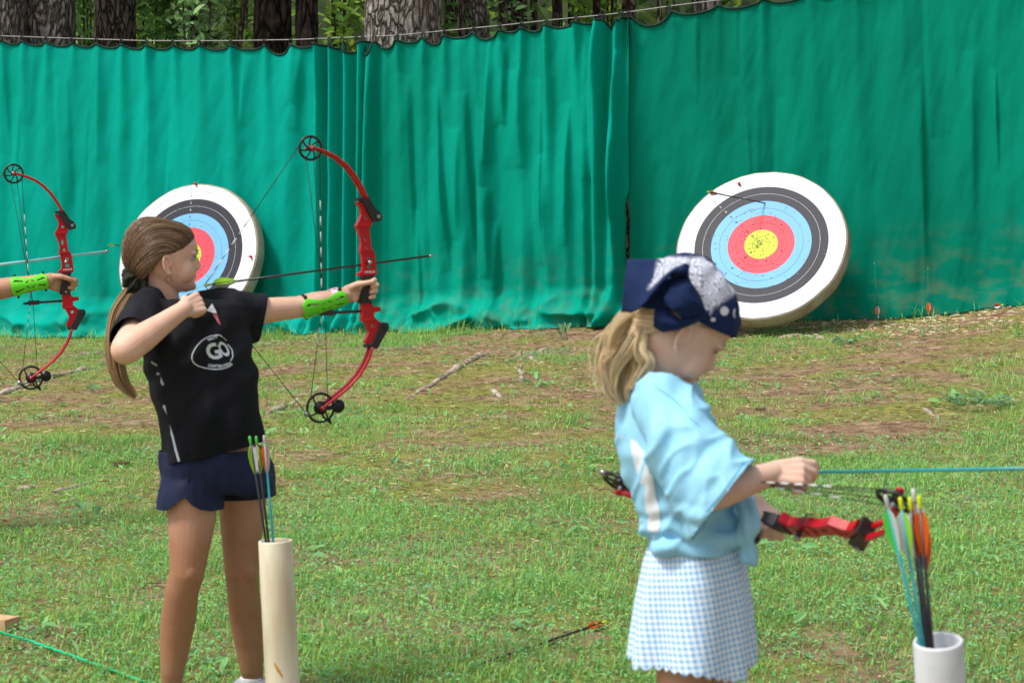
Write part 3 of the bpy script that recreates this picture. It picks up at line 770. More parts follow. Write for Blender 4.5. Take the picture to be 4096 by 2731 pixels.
shrub(2660, 20.3, .16, 3.1, 4.3, 160, .10, "large pale lime leaves at the start of the right curtain", 1.7, PALE)
# far wood
def far_wood():
    n = 30000
    x = rng.uniform(-12, 12, n); y = rng.uniform(29, 46, n); z = rng.uniform(.8, 13, n) ** 1.0
    cl = np.array([fbm(a * .5, b * .35, c * .5, 3) for a, b, c in zip(x, y, z)])
    keep = cl > -.07; x, y, z, cl = x[keep], y[keep], z[keep], cl[keep]; n = len(x)
    nr = np.stack([rng.normal(size=n) * .8, rng.normal(size=n) * .8 - .3, np.ones(n) * .8], 1)
    pal = np.concatenate([LEAFPAL, MIDG, BRI]); col = np.minimum(.8, pal[rng.integers(0, len(pal), n)] * (.35 + 1.3 * rng.random((n, 1)) ** 1.5))
    o = leaf_cloud("far_wood", np.stack([x, y, z], 1), nr, .13 + .16 * rng.random(n), col, LEAF); tag(o, "mass of green leaves of the far off wood behind the trunks", "wood", kind='stuff')
far_wood()
def far_hill():
    m = mat("far_undergrowth", (.035, .055, .018), .9, (.012, .02, .008), 1.2, .5, 6, .1)
    vs = []; fs = []; n = 60; K = 14
    for k in range(K + 1):
        for i in range(n + 1):
            x = -60 + 120 * i / n; t = k / K
            vs.append((x, 48 + 30 * t + 2 * math.sin(x * .2), 11 * math.sin(t * math.pi / 2) * (1 + .2 * noise.noise(V((x * .2, t * 3, 0)))) + .6))
    for k in range(K):
        for i in range(n): a = k * (n + 1) + i; fs.append((a, a + 1, a + n + 2, a + n + 1))
    me = bpy.data.meshes.new("wooded_hill"); me.from_pydata(vs, [], fs); me.materials.append(m); o = link("wooded_hill", me); tag(o, kind='structure')
far_hill()
# ------------------------------------------------------------------ archery targets
FACE = {k: mat("face_" + k, c, .5, tuple(q * .94 for q in c), 3, .05, 90, .25) for k, c in
        dict(white=(.76, .79, .86), black=(.026, .027, .042), blue=(.18, .47, .80), red=(.78, .075, .11), yellow=(.60, .68, .06)).items()}
INK = mat("ink_line", (.05, .05, .06), .7); INKW = mat("ink_white", (.75, .77, .8), .6)
HOLE = mat("arrow_hole", (.02, .018, .02), .9)
FOAM = mat("target_foam", (.44, .40, .33), .85, (.29, .24, .18), 5, .5, 40, .2)
FOAM_EDGE = mat("foam_edge", (.48, .38, .27), .85)
def text_mesh(body, size, bold=0.0):
    c = bpy.data.curves.new("t", 'FONT'); c.body = body; c.size = size; c.offset = bold; c.align_x = 'CENTER'; c.align_y = 'CENTER'; c.resolution_u = 3
    o = bpy.data.objects.new("t", c); COL.objects.link(o); me = eval_mesh(o); bpy.data.objects.remove(o)
    vs = [v.co.copy() for v in me.vertices]; fs = [list(p.vertices) for p in me.polygons]; bpy.data.meshes.remove(me); return vs, fs
def make_target(sx, sy, Y, a, b, phi, seed, label, rot, thick=.14, edge_rag=.008):
    """sx, sy: centre; a, b: half axes seen in the photo; phi: how far the short axis leans left of vertical"""
    c = P(sx, sy, Y); d = ray(sx, sy).normalized(); rt = d.cross(V((0, 0, 1))).normalized(); u = rt.cross(d)
    th = math.acos(b / a); m = (-math.sin(phi)) * rt + math.cos(phi) * u
    n = (-d * math.cos(th) + m * math.sin(th)).normalized()          # face normal
    e1 = m.cross(n).normalized()
    x_ = (e1 * math.cos(rot) + n.cross(e1) * math.sin(rot)).normalized(); y_ = n.cross(x_)
    Mx = Matrix(((x_.x, y_.x, n.x, c.x), (x_.y, y_.y, n.y, c.y), (x_.z, y_.z, n.z, c.z), (0, 0, 0, 1)))
    R0 = a * c.y / F * 1.0; rs = random.Random(seed)
    root_ = empty("archery_target", c - V((0, 0, .5)), label, "target", "round archery targets leaning on the curtain")
    rag = lambda t: 1 + edge_rag * (noise.noise(V((math.cos(t) * 3, math.sin(t) * 3, seed))) + .6 * noise.noise(V((math.cos(t) * 9, math.sin(t) * 9, seed))))
    K = 160
    def ring_(r0, r1, z, m_, mb, rg=False):
        vs = []; fs = []
        for i in range(K):
            t = 2 * math.pi * i / K; q = rag(t) if rg else 1
            vs += [(r0 * math.cos(t), r0 * math.sin(t), z), (r1 * q * math.cos(t), r1 * q * math.sin(t), z)]
        for i in range(K):
            j = (i + 1) % K
            fs.append((2 * i, 2 * i + 1, 2 * j + 1, 2 * j))
        mb.add(vs, fs, m_, Mx, smooth=False)
    mb = MB()
    for r0, r1, k in [(.8, 1, 'white'), (.6, .8, 'black'), (.4, .6, 'blue'), (.2, .4, 'red'), (0.001, .2, 'yellow')]:
        ring_(R0 * r0, R0 * r1, 0, FACE[k], mb, k == 'white')
    for r, k in [(.9, INK), (.7, INKW), (.5, INK), (.3, INK), (.1, INK)]:
        w = .0014 if k is INK else .0021; ring_(R0 * r - w / 2, R0 * r + w / 2, .001, k, mb)
    for q in range(10):                                              # ring numbers 1 to 10 on two arms
        for arm in (math.radians(97), math.radians(97 + 90)):
            r = R0 * (.95 - .1 * q); vs, fs = text_mesh(str(q + 1), .030)
            k = INKW if q in (2, 3) else INK
            ca, sa = math.cos(arm), math.sin(arm)
            mb.add([(r * ca + v.x * -sa * -1 + v.y * ca, r * sa + v.x * -ca + v.y * sa, .0015) for v in vs], fs, k, Mx, smooth=False)
    for q in range(330):
        r = abs(rs.gauss(0, .36)) if rs.random() < .75 else rs.uniform(0, .97); t = rs.uniform(0, 2 * math.pi)
        if r > .98: continue
        x, y = R0 * r * math.cos(t), R0 * r * math.sin(t); s_ = rs.uniform(.0016, .0042); w = rs.uniform(.5, 1); al = rs.uniform(0, 3.1)
        mb.add([(x + s_ * (math.cos(al) * math.cos(b_) - w * math.sin(al) * math.sin(b_)), y + s_ * (math.sin(al) * math.cos(b_) + w * math.cos(al) * math.sin(b_)), .002) for b_ in np.linspace(0, 5.4, 7)], [tuple(range(7))], HOLE, Mx, smooth=False)
        if rs.random() < .12:
            mb.add([(x + s_ * 1.2, y, .003), (x + s_ * 2.6, y + s_, .006), (x + s_ * 1.6, y + s_ * 1.8, .003)], [(0, 1, 2)], FACE['white'], Mx, smooth=False)
    mb.build("target_face", FACE['white'], root_, smooth=False)
    mb = MB(); rg = []
    for z, k in [(-.003, .99), (-.004, 1.012), (-.012, 1.02), (-.03, 1.03), (-.08, 1.035), (-.11, 1.03), (-.13, 1.015), (-thick, .97)]:
        rg.append([V((R0 * k * rag(t) * math.cos(t), R0 * k * rag(t) * math.sin(t), z)) for t in np.linspace(0, 2 * math.pi, K, endpoint=False)])
    mb.rings(rg, FOAM, Mx); mb.build("foam_body", FOAM, root_)
    mb = MB(); mb.tube([V((R0 * 1.012 * rag(t) * math.cos(t), R0 * 1.012 * rag(t) * math.sin(t), -.012)) for t in np.linspace(0, 2 * math.pi, K)], .0055, FOAM_EDGE, 6, Mx)
    mb.build("foam_edge", FOAM_EDGE, root_)
    return root_, Mx, n
PINM = mat("red_pin", (.70, .02, .03), .4)
t1, M1, n1 = make_target(750, 1025, 19.0, 304, 251, R(54), 3, "round target at left, mostly hidden behind the black shirt girl's head", R(-60))
t2, M2, n2 = make_target(3044, 977, 16.85, 339, 284, R(18.7), 8, "full round target at right leaning on the smooth green curtain with one arrow", R(18))
def pins(T, n, lst):
    c = T[1].translation
    for sx, sy in lst:
        p = on_plane(sx, sy, c, n); mb = MB(); mb.tube([p, p + n * .006, p + n * .012, p + n * .022], [.011, .008, .006, .011], PINM, 10)
        mb.build("pin", PINM, T[0])
pins((t1, M1), n1, [(785, 738), (1006, 1029)])
pins((t2, M2), n2, [(2958, 739)])

# ------------------------------------------------------------------ arrows
SH = dict(black=mat("shaft_black", (.012, .012, .016), .3, spec=.5), teal=mat("shaft_teal", (.015, .30, .34), .3, (.012, .26, .30), spec=.5),
          pale=mat("shaft_pale", (.36, .68, .74), .25, (.30, .62, .70), spec=.6), green=mat("shaft_green", (.01, .17, .15), .4))
VN = dict(lime=mat("vane_lime", (.50, .88, .05), .5, trans=.3), white=mat("vane_white", (.80, .82, .84), .5, trans=.3), orange=mat("vane_orange", (.92, .17, .02), .5, trans=.3),
          green=mat("vane_green", (.12, .85, .12), .5, trans=.3), yellow=mat("nock_yellow", (.80, .90, .02), .4, trans=.15), red=mat("vane_red", (.80, .10, .05), .5))
METAL = mat("arrow_point", (.35, .35, .36), .3, metal=.9)
def arrow(nock, tip, shaft, vanes, nock_c, label, cat="arrow", group="practice arrows", roll=0.0, r=.0034, vh=.0135, vlen=.070, name="arrow", sub=None):
    nock = V(nock); tip = V(tip); d = (tip - nock); L = d.length; d.normalize()
    root_ = empty(name, nock, label, cat, group)
    mb = MB(); mb.tube([nock + d * .012, tip - d * .02], r, SH[shaft], 10); mb.build("shaft", SH[shaft], root_)
    mb = MB(); mb.tube([tip - d * .02, tip - d * .012, tip], [r * 1.05, r * 1.05, r * .25], METAL, 10); mb.build("point", METAL, root_)
    s = d.orthogonal().normalized(); s = Quaternion(d, roll) @ s; mb = MB()
    mb.tube([nock + d * .001, nock + d * .006, nock + d * .024, nock + d * .026], [r * .75, r * 1.25, r * 1.15, r * .9], VN[nock_c], 10)
    mb.build("nock", VN[nock_c], root_)
    for k in range(3):
        o = Quaternion(d, k * 2 * math.pi / 3) @ s; t = d.cross(o); w = .0006
        K = 12; prof = []
        for i in range(K + 1):
            u = i / K; prof.append((u, vh * (math.sin(math.pi * min(1, u * 1.02)) ** .55) * (1.0 - .55 * u)))
        b0 = nock + d * .030; pts = []
        for sgn in (-1, 1):
            for u, h_ in prof: pts.append(b0 + d * (u * vlen) + o * (r * .8) + t * w * sgn)
            for u, h_ in prof: pts.append(b0 + d * (u * vlen) + o * (r * .8 + max(h_, .0008)) + t * w * sgn)
        n = K + 1; fs = []
        for i in range(K):
            fs.append((i, i + 1, n + i + 1, n + i)); fs.append((2 * n + i + 1, 2 * n + i, 3 * n + i, 3 * n + i + 1)); fs.append((n + i, n + i + 1, 3 * n + i + 1, 3 * n + i))
        fs.append((0, n, 3 * n, 2 * n)); fs.append((n - 1, 2 * n - 1, 4 * n - 1, 3 * n - 1))
        mb = MB(); mb.add(pts, fs, VN[vanes[k]]); mb.build("vane", VN[vanes[k]], root_, smooth=False)
    return root_
# arrow in the right target's blue ring
q = on_plane(3064, 811, M2.translation, n2); arrow(P(2828, 767, q.y - .45), q + n2 * -.01, 'black', ['red', 'white', 'red'], 'yellow', "black arrow with red and white vanes stuck in the right target's blue ring", group="arrows shot at the curtain", roll=.4, vh=.022, vlen=.085, r=.0045)
q = on_plane(560, 985, M1.translation, n1); arrow(P(431, 980, q.y - .45), q, 'black', ['lime', 'white', 'lime'], 'green', "arrow with lime and white vanes stuck in the left target's rim beside the girl's head", group="arrows shot at the curtain", roll=.9, vh=.016)
def at_curtain(sx, sy, o=.12): return cur_pt(sx, sy, o)
arrow(GP(3492, 1284) + V((0, -.25, .03)), at_curtain(3506, 1046, .06), 'green', ['white', 'orange', 'white'], 'white', "dark green arrow nearly upright by the curtain nearest the right target, white and orange vanes", group="arrows shot at the curtain", roll=.2, vh=.022)
arrow(GP(3692, 1272) + V((0, -.22, .03)), at_curtain(3720, 1068, .06), 'green', ['orange', 'orange', 'orange'], 'orange', "dark green arrow leaning on the right curtain with orange vanes near the torn hem", group="arrows shot at the curtain", roll=.7, vh=.022)
arrow(cur_pt(4056, 1210, .35), GP(3790, 1262), 'black', ['white', 'red', 'white'], 'yellow', "black arrow lying slanted against the right curtain's foot, white and red vanes", group="arrows shot at the curtain", roll=2.6, vh=.022)
g1_ = GP(2072, 1312); g2_ = GP(1660, 1338); g1_.z += .02; g2_.z += .006
arrow(g1_ + V((0, -.05, 0)), g2_, 'black', ['white', 'red', 'white'], 'yellow', "black arrow lying along the middle curtain's foot, white and red vanes", group="arrows shot at the curtain", roll=1.2, vh=.024)
ga = GP(2428, 2507); gb = GP(1925, 2664); ga.z += .020; gb.z += .010
arrow(ga, gb + (gb - ga) * .05, 'black', ['orange', 'orange', 'orange'], 'yellow', "black arrow with orange vanes lying in the grass between the two girls", group="arrows lying in the turf", roll=.3, r=.0042, vh=.015, vlen=.070)

# ------------------------------------------------------------------ standing tubes with arrows
PVC = mat("pvc_cream", (.78, .73, .57), .45, (.55, .47, .32), 7, .03, 40, .4, stretch=(1, 1, .3), lo=.32, hi=.52); PVCW = mat("pvc_white", (.66, .69, .74), .45, (.50, .52, .55), 9, .02, 40, .4, lo=.30, hi=.50)
RUST = mat("rust_mark", (.55, .25, .05), .7)
def quiver(sxa, sxb, sy, base_s, Y, m, label, marks=False, lean=0.0):
    a = P(sxa, sy, Y); b = P(sxb, sy, Y); c = (a + b) / 2; r = (b.x - a.x) / 2
    bot = P(base_s[0], base_s[1], Y + lean); dirn = (bot - c).normalized(); L = (c.z + .02) / -dirn.z
    base = c + dirn * L; root_ = empty("arrow_tube", base, label, "arrow holder", "white tubes holding arrows")
    x_ = dirn.cross(V((0, 1, 0))).normalized(); y_ = x_.cross(dirn); K = 48
    def rg(r_, d): return [c + dirn * d + (x_ * math.cos(t) + y_ * math.sin(t)) * r_ for t in np.linspace(0, 2 * math.pi, K, endpoint=False)]
    mb = MB(); mb.rings([rg(r, L), rg(r, .3), rg(r, .004), rg(r - .0015, .0), rg(r - .0055, .0), rg(r - .007, .004), rg(r - .007, .3), rg(r - .007, L - .01)], m, cap=False)
    o = mb.build("tube", m, root_)
    if marks:
        mb = MB(); p0 = P(1105, 2640, Y); p1 = P(1135, 2690, Y)
        for k in range(12):
            p = p0.lerp(p1, k / 11); u = p - c; ax = u.dot(dirn); lx = u.dot(x_); 
            q = c + dirn * ax + x_ * lx - y_ * (math.sqrt(max(0, r * r - lx * lx)) * (1 if y_.y > 0 else -1) + .0002) 
            mb.ell(q, (.0045 * (1 - abs(k - 5) / 9), .001, .005), RUST, None, 8, 5)
        mb.build("rust_mark", RUST, root_)
    return root_, c, dirn, r
qa, ca, da, ra = quiver(1033, 1171, 2160, (1130, 2731), 7.0, PVC, "tall cream tube standing by the black shirt girl's leg", True)
qb, cb, db, rb = quiver(3652, 3852, 2560, (3762, 2731), 4.35, PVCW, "bright white tube at bottom right holding seven arrows", False, .015)
def in_tube(c, dn, n_s, e_s, Y, dy0, dy1, depth=.3):
    a = P(n_s[0], n_s[1], Y + dy0); b = P(e_s[0], e_s[1], Y + dy1); return a, b + (b - a).normalized() * depth
for n_s, e_s, dy, sh, vn, nk, lab, rl in [
        ((998, 1742), (1063, 2158), -.02, 'black', ['lime', 'white', 'lime'], 'green', "left black arrow with lime vanes and green nock in the cream tube", 2.1),
        ((1024, 1742), (1074, 2158), .01, 'black', ['lime', 'white', 'lime'], 'green', "right black arrow with lime and white vanes in the cream tube", 5.2),
        ((1056, 1738), (1092, 2158), .0, 'teal', ['orange', 'white', 'orange'], 'white', "teal arrow with orange vane and white nock in the cream tube", 1.0)]:
    a, b = in_tube(ca, da, n_s, e_s, 7.0, dy, dy * .3, .30)
    arrow(a, b, sh, vn, nk, lab, group="arrows standing in the cream tube", roll=rl, vh=.016, vlen=.083)
for n_s, e_s, dy, sh, vn, nk, lab, rl in [
        ((3540, 1976), (3676, 2556), -.03, 'teal', ['green', 'white', 'green'], 'white', "leftmost teal arrow with green vanes and white nock in the bright white tube", 2.9),
        ((3599, 1985), (3690, 2556), -.02, 'teal', ['white', 'green', 'lime'], 'yellow', "second teal arrow, yellow nock, white and lime vanes in the bright white tube", .6),
        ((3638, 1985), (3700, 2556), .0, 'black', ['white', 'orange', 'white'], 'yellow', "black arrow with white vane beside the orange ones in the bright white tube", 1.6),
        ((3675, 1978), (3728, 2556), -.01, 'black', ['orange', 'orange', 'orange'], 'yellow', "black arrow with orange vanes and yellow nock at the right of the white tube", .5),
        ((3652, 1950), (3712, 2556), .03, 'black', ['orange', 'white', 'orange'], 'white', "tallest black arrow with long white nock in the bright white tube", 2.4),
        ((3657, 2020), (3706, 2556), .035, 'teal', ['white', 'white', 'white'], 'green', "short arrow with bright green nock in the middle of the white tube's bunch", .2),
        ((3688, 2035), (3722, 2556), .04, 'black', ['white', 'orange', 'orange'], 'white', "rear low arrow with white nock behind the orange vanes in the white tube", 1.4)]:
    a, b = in_tube(cb, db, n_s, e_s, 4.35, dy, dy * .5, .34)
    arrow(a, b, sh, vn, nk, lab, group="arrows standing in the bright white tube", roll=rl, r=.0032, vh=.0165, vlen=.084)

# ------------------------------------------------------------------ timber block and green rope
WOOD = mat("raw_timber", (.62, .42, .25), .7, (.48, .29, .15), 5, .3, 50, .2, stretch=(8, 1, 8))
def timber():
    a = GP(82, 2520); d = V((-1, .42, 0)).normalized(); n = V((d.y, -d.x, 0)); w = .06
    top = P(82, 2506, a.y + .02); root_p = top
    mb = MB(); Mx = Matrix.Translation(V((top.x, top.y, G(top.x, top.y)))) @ Matrix.Rotation(math.atan2(d.y, d.x), 4, 'Z')
    mb.box((.3, .045, .022), (.6, .09, .044), WOOD, Mx, bev=.002)
    for q in (.04, .5): mb.box((q, .045, -.012), (.06, .09, .024), WOOD, Mx, bev=.002)
    o = mb.build("timber_block", WOOD); tag(o, "short piece of raw timber lying at the lower left corner under the green rope", "timber")
timber()
ROPE = mat("green_rope", (.01, .62, .28), .6, (.008, .45, .20), 200, .4, 400)
path = []
for i, (a, b, l) in enumerate([(-140, 2490, .06), (0, 2527, .055), (120, 2562, .03), (300, 2625, .018), (480, 2690, .012), (620, 2740, .008), (800, 2800, .008)]):
    p = GP(a, b, l); path.append(V((p.x, p.y, G(p.x, p.y) + l)))
fine = []
for a, b in zip(path, path[1:]):
    for k in range(14): p = a.lerp(b, k / 14); p.z += .002 * math.sin(k * 2.1); fine.append(p)
mb = MB(); mb.tube(fine, .0042, ROPE, 8); o = mb.build("green_rope", ROPE); tag(o, "bright green rope marking the shooting line at lower left", "rope")

# ------------------------------------------------------------------ compound bows
RED = mat("bow_red", (.50, .004, .014), .33, (.42, .003, .011), 3, .0, 30, .4, coat=.1)
RIM = mat("cam_black", (.008, .008, .010), .4, spec=.5); STRB = mat("string_black", (.02, .022, .02), .7); STRW = mat("string_white", (.75, .78, .8), .6)
SILV = mat("bolt_silver", (.5, .5, .52), .3, metal=.9); CARB = mat("cable_rod", (.03, .03, .035), .35, spec=.5)
BY0 = 7.5; GRIP = P(1462, 1158, BY0); NOCK = P(818, 1141, 7.28)
bd = V((GRIP.x - NOCK.x, GRIP.y - NOCK.y, 0)).normalized(); bn = V((-bd.y, bd.x, 0))          # bow plane direction, and its far-side normal
def BP(sx, sy):
    p = on_plane(sx, sy, GRIP, bn) - GRIP; return (p.dot(bd), p.z)
def c2(x, y): return BP(1100 + x * .4464, 500 + y * .4464)
def c3(x, y): return BP(1000 + x * .5102, 1000 + y * .5102)
nk_loc = ((NOCK - GRIP).dot(bd), NOCK.z - GRIP.z)
TOPC = c2(318, 208); BOTC = c3(553, 1236)
def circ(c, r, n=14): return [(c[0] + r * math.cos(t), c[1] + r * math.sin(t)) for t in np.linspace(0, 2 * math.pi, n, endpoint=False)]
def rrect(f, x0, y0, x1, y1):
    k = (x1 - x0) * .35; kk = (y1 - y0) * .3
    return [f(x0 + k, y0), f(x1 - k, y0), f(x1, y0 + kk), f(x1, y1 - kk), f(x1 - k, y1), f(x0 + k, y1), f(x0, y1 - kk), f(x0, y0 + kk)]
def make_bow(label, drawn=True):
    root_ = empty("compound_bow", (0, 0, 0), label, "bow", "red compound bows")
    up = [c2(*p) for p in [(722, 690), (732, 712), (757, 750), (766, 800), (750, 850), (718, 905), (735, 940), (748, 985), (758, 1010), (766, 1060), (756, 1125), (768, 1165), (778, 1250), (775, 1308), (735, 1333), (738, 1353), (800, 1356), (905, 1334), (895, 1250), (885, 1160), (874, 1126), (856, 1108), (848, 1040), (836, 930), (862, 882), (850, 845), (805, 760), (782, 688)]]
    hol = [rrect(c2, 784, 978, 806, 1040), rrect(c2, 799, 1078, 823, 1110), rrect(c2, 815, 1182, 854, 1212), rrect(c2, 818, 1252, 858, 1290), circ(c2(806, 832), .005, 10)]
    th = .0105
    mb = MB(); mb.prism(up, hol, -th, th, RED)
    lo = [c3(*p) for p in [(868, 412), (945, 405), (958, 440), (1012, 445), (1018, 480), (966, 488), (965, 520), (1000, 555), (1020, 568), (1000, 620), (942, 735), (900, 735), (895, 710), (915, 670), (925, 640), (890, 560), (865, 545), (870, 500), (865, 440)]]
    mb.prism(lo, [circ(c3(955, 592), .0055, 10)], -th, th, RED)
    # wide lips where the machined riser swells
    for f, a, b, w in [(c2, (722, 905), (850, 900), .004), (c2, (760, 1125), (872, 1122), .004), (c3, (868, 545), (985, 552), .004), (c2, (740, 1343), (900, 1330), .004)]:
        A = f(*a); B = f(*b); mb.tube([(A[0], 0, A[1]), (B[0], 0, B[1])], w, RED, 8, side=(0, 1, 0), flat=1)
        mb.box(((A[0] + B[0]) / 2, 0, (A[1] + B[1]) / 2), (abs(B[0] - A[0]) * .92, .0245, .009), RED, None, .002)
    A = c3(962, 465); B = c3(1020, 462); mb.tube([(A[0], 0, A[1]), (B[0], 0, B[1])], .008, RED, 10)
    rs = mb.build("riser", RED, root_, smooth=False)
    bv = rs.modifiers.new("bevel", 'BEVEL'); bv.width = .0012; bv.segments = 2; bv.limit_method = 'ANGLE'
    vs, fs = text_mesh("GENESIS", .0095, .0003); mb = MB(); L0 = c2(838, 1322)
    mb.add([(L0[0] + v.x * 1.0, -th - .0009, L0[1] + v.y + v.x * .06 + .002) for v in vs], fs, STRW, smooth=False); mb.build("lettering", STRW, rs, smooth=False)
    g = [c3(*p) for p in [(872, 205), (962, 200), (950, 250), (925, 300), (918, 335), (935, 380), (947, 415), (850, 418), (848, 395), (868, 320), (884, 280), (878, 240)]]
    mb = MB()
    for y0, y1, k in [(-.011, .011, 1.0), (-.0145, .0145, .84)]:
        cx = sum(p[0] for p in g) / len(g); mb.prism([(cx + (p[0] - cx) * k, p[1]) for p in g], [], y0, y1, BLK)
    mb.build("grip", BLK, root_, smooth=False)
    A = c2(822, 1236); mb = MB(); mb.tube([(A[0], -.03, A[1] + .002), (A[0], .01, A[1] - .002)], .005, RIM, 10); mb.tube([(A[0], -.032, A[1] + .002), (A[0], -.026, A[1] + .002)], .0065, SILV, 10)
    mb.tube([(A[0], .01, A[1]), (A[0] - .01, .022, A[1] + .006), (A[0] + .004, .03, A[1] + .006)], .002, RIM, 6); mb.build("arrow_rest", RIM, root_)
    pk = [[c2(*p) for p in [(730, 655), (772, 650), (822, 640), (850, 688), (882, 748), (928, 782), (943, 850), (910, 866), (868, 870), (843, 828), (790, 728), (770, 684), (735, 682)]],
          [c3(*p) for p in [(1012, 568), (1066, 568), (1074, 608), (1030, 690), (984, 772), (905, 765), (903, 740), (938, 736), (965, 680)]]]
    for k, p in enumerate(pk):
        mb = MB(); mb.prism(p, [], -.018, .018, BLK); b0 = V((0, 0, 0))
        A = (c2(905, 820) if k == 0 else c3(1045, 600)); mb.tube([(A[0], -.010, A[1]), (A[0] + .012, -.010, A[1] + (.004 if k == 0 else -.004))], .010, BLK, 12)
        mb.tube([(A[0], -.024, A[1]), (A[0], .024, A[1])], .006, SILV if k == 0 else BLK, 10)
        o = mb.build("limb_pocket", BLK, root_, smooth=False); bv = o.modifiers.new("bevel", 'BEVEL'); bv.width = .003; bv.segments = 2; bv.limit_method = 'ANGLE'
    dv = 0.0 if drawn else .045; dz = 0.0 if drawn else .035
    tc = (TOPC[0] + dv, TOPC[1] + dz); bc = (BOTC[0] + dv, BOTC[1] - dz)
    lu = [c2(*p) for p in [(812, 665), (765, 560), (700, 452), (625, 362), (540, 293), (450, 247), (370, 218), (325, 208)]]
    ll = [c3(*p) for p in [(945, 760), (925, 830), (890, 905), (840, 985), (770, 1062), (700, 1122), (640, 1168), (590, 1205), (560, 1232)]]
    for pts, s in ((lu, 1), (ll, -1)):
        n = len(pts); q = [(p[0] + dv * (i / (n - 1)) ** 1.5, p[1] + s * dz * (i / (n - 1)) ** 1.5) for i, p in enumerate(pts)]
        for off in (-1, 1):
            mb = MB(); P3 = []
            for i in range(n - 1):
                for k in range(4):
                    t = k / 4; P3.append(V((lerp(q[i][0], q[i + 1][0], t), 0, lerp(q[i][1], q[i + 1][1], t))))
            P3.append(V((q[-1][0], 0, q[-1][1]))); m_ = len(P3)
            P3 = [p + V((0, off * lerp(.0135, .0165, i / m_), 0)) for i, p in enumerate(P3)]
            mb.tube(P3, [lerp(.0085, .0072, i / m_) for i in range(m_)], RED, 12, side=(0, 1, 0), flat=.62)
            mb.build("limb", RED, root_)
    # idler wheel (top) and cam (bottom)
    def wheel(nm, c, r, spokes, big):
        mb = MB(); K = 40; w = .0055
        for z0, rr_ in ((0, .0042),):
            mb.tube([(c[0] + (r - .003) * math.cos(t), 0, c[1] + (r - .003) * math.sin(t)) for t in np.linspace(0, 2 * math.pi, K + 1)], rr_, RIM, 8, cap=False)
        for k in range(spokes):
            a = 2 * math.pi * k / spokes + .5
            mb.tube([(c[0] + r * u * math.cos(a + .75 * (1 - u)), 0, c[1] + r * u * math.sin(a + .75 * (1 - u))) for u in (.12, .4, .7, .96)], .0028, RIM, 6)
        mb.tube([(c[0], -.024, c[1]), (c[0], .024, c[1])], .0045, SILV, 10)
        if big:
            mb.tube([(c[0], -.006, c[1]), (c[0], .006, c[1])], .021, RIM, 18)
            e = (c[0] + .062, c[1] + .002)
            e = c3(690, 1222); e = (e[0] + dv, e[1] - dz)
            mb.tube([(e[0], -.004, e[1]), (e[0], .006, e[1])], .021, RIM, 16)
            mb.tube([(c[0], 0, c[1]), ((c[0] + e[0]) / 2, 0, (c[1] + e[1]) / 2 - .003), (e[0], 0, e[1])], .007, RIM, 8)
            mb.tube([(c[0] - .045, -.004, c[1] - .018), (c[0] - .045, .004, c[1] - .018)], .009, SILV, 10)
            mb.tube([(c[0], 0, c[1]), (c[0] + .01, 0, c[1] - .03), (c[0] + .035, 0, c[1] - .05), (c[0] + .03, 0, c[1] - r * .8)], .0035, RIM, 6)
        else:
            mb.tube([(c[0], -.006, c[1]), (c[0], .006, c[1])], .010, RIM, 14)
        o = mb.build(nm, RIM, root_)
        for yy in (-.024, .019):
            mb = MB(); mb.tube([(c[0], yy, c[1]), (c[0], yy + .006, c[1])], .0085, RED, 12); mb.build("axle_cap", RED, o)
        return o
    rt_, rb_ = .0385, .047
    wheel("idler_wheel", tc, rt_, 7, False); wheel("cam", bc, rb_, 4, True)
    # string and cables
    def striped(pts, r, w0, w1, nstr, nm):
        mb = MB(); A, B = V(pts[0]), V(pts[1]); D = B - A
        mb.tube([A, A + D * w0], r * .8, STRB, 6)
        for k in range(nstr):
            u = w0 + (w1 - w0) * k / nstr; v = w0 + (w1 - w0) * (k + .62) / nstr; x = w0 + (w1 - w0) * (k + 1) / nstr
            mb.tube([A + D * u, A + D * lerp(u, v, .5), A + D * v], [r * .8, r * 1.25, r * .8], STRW, 6); mb.tube([A + D * v, A + D * x], r * .8, STRB, 6)
        mb.tube([A + D * w1, B], r * .8, STRB, 6); mb.build(nm, STRB, root_)
    if drawn:
        nk = (nk_loc[0], 0, nk_loc[1])
        striped([(tc[0] - rt_ * .88, 0, tc[1] + .012), nk], .0016, .52, .97, 6, "bowstring"); striped([nk, (bc[0] - rb_ * .95, 0, bc[1] - .018)], .0016, .18, .42, 3, "bowstring")
    else:
        striped([(tc[0] - rt_, 0, tc[1]), (bc[0] - rb_, 0, bc[1])], .0017, .16, .55, 8, "bowstring")
    rodA = c3(920, 478); rodB = c3(535, 498); sl = c3(610, 492)
    mb = MB(); mb.tube([(rodA[0], .004, rodA[1]), (rodB[0], .012, rodB[1])], .0048, CARB, 10); mb.tube([(rodB[0] + .006, .012, rodB[1]), (rodB[0] - .01, .012, rodB[1] - .001)], [.006, .004], CARB, 10); cr = mb.build("cable_rod", CARB, root_)
    mb = MB(); mb.box((sl[0], .012, sl[1]), (.045, .018, .018), CARB, None, .004); mb.build("cable_slide", CARB, cr)
    s1 = c3(578, 492); s2 = c3(604, 492)
    striped([(tc[0] + rt_ * .8, .003, tc[1] - .012), (s1[0], .016, s1[1])], .0015, .30, .98, 7, "cable"); 
    striped([(s1[0], .016, s1[1]), (bc[0] - rb_ * .7, .003, bc[1] + .02)], .0015, .05, .4, 3, "cable")
    striped([(tc[0] - .012, .008, tc[1] - rt_ * .7), (s2[0], .016, s2[1])], .0014, .9, .91, 1, "cable")
    striped([(s2[0], .016, s2[1]), (bc[0] + rb_ * .55, .006, bc[1] + .02)], .0014, .9, .91, 1, "cable")
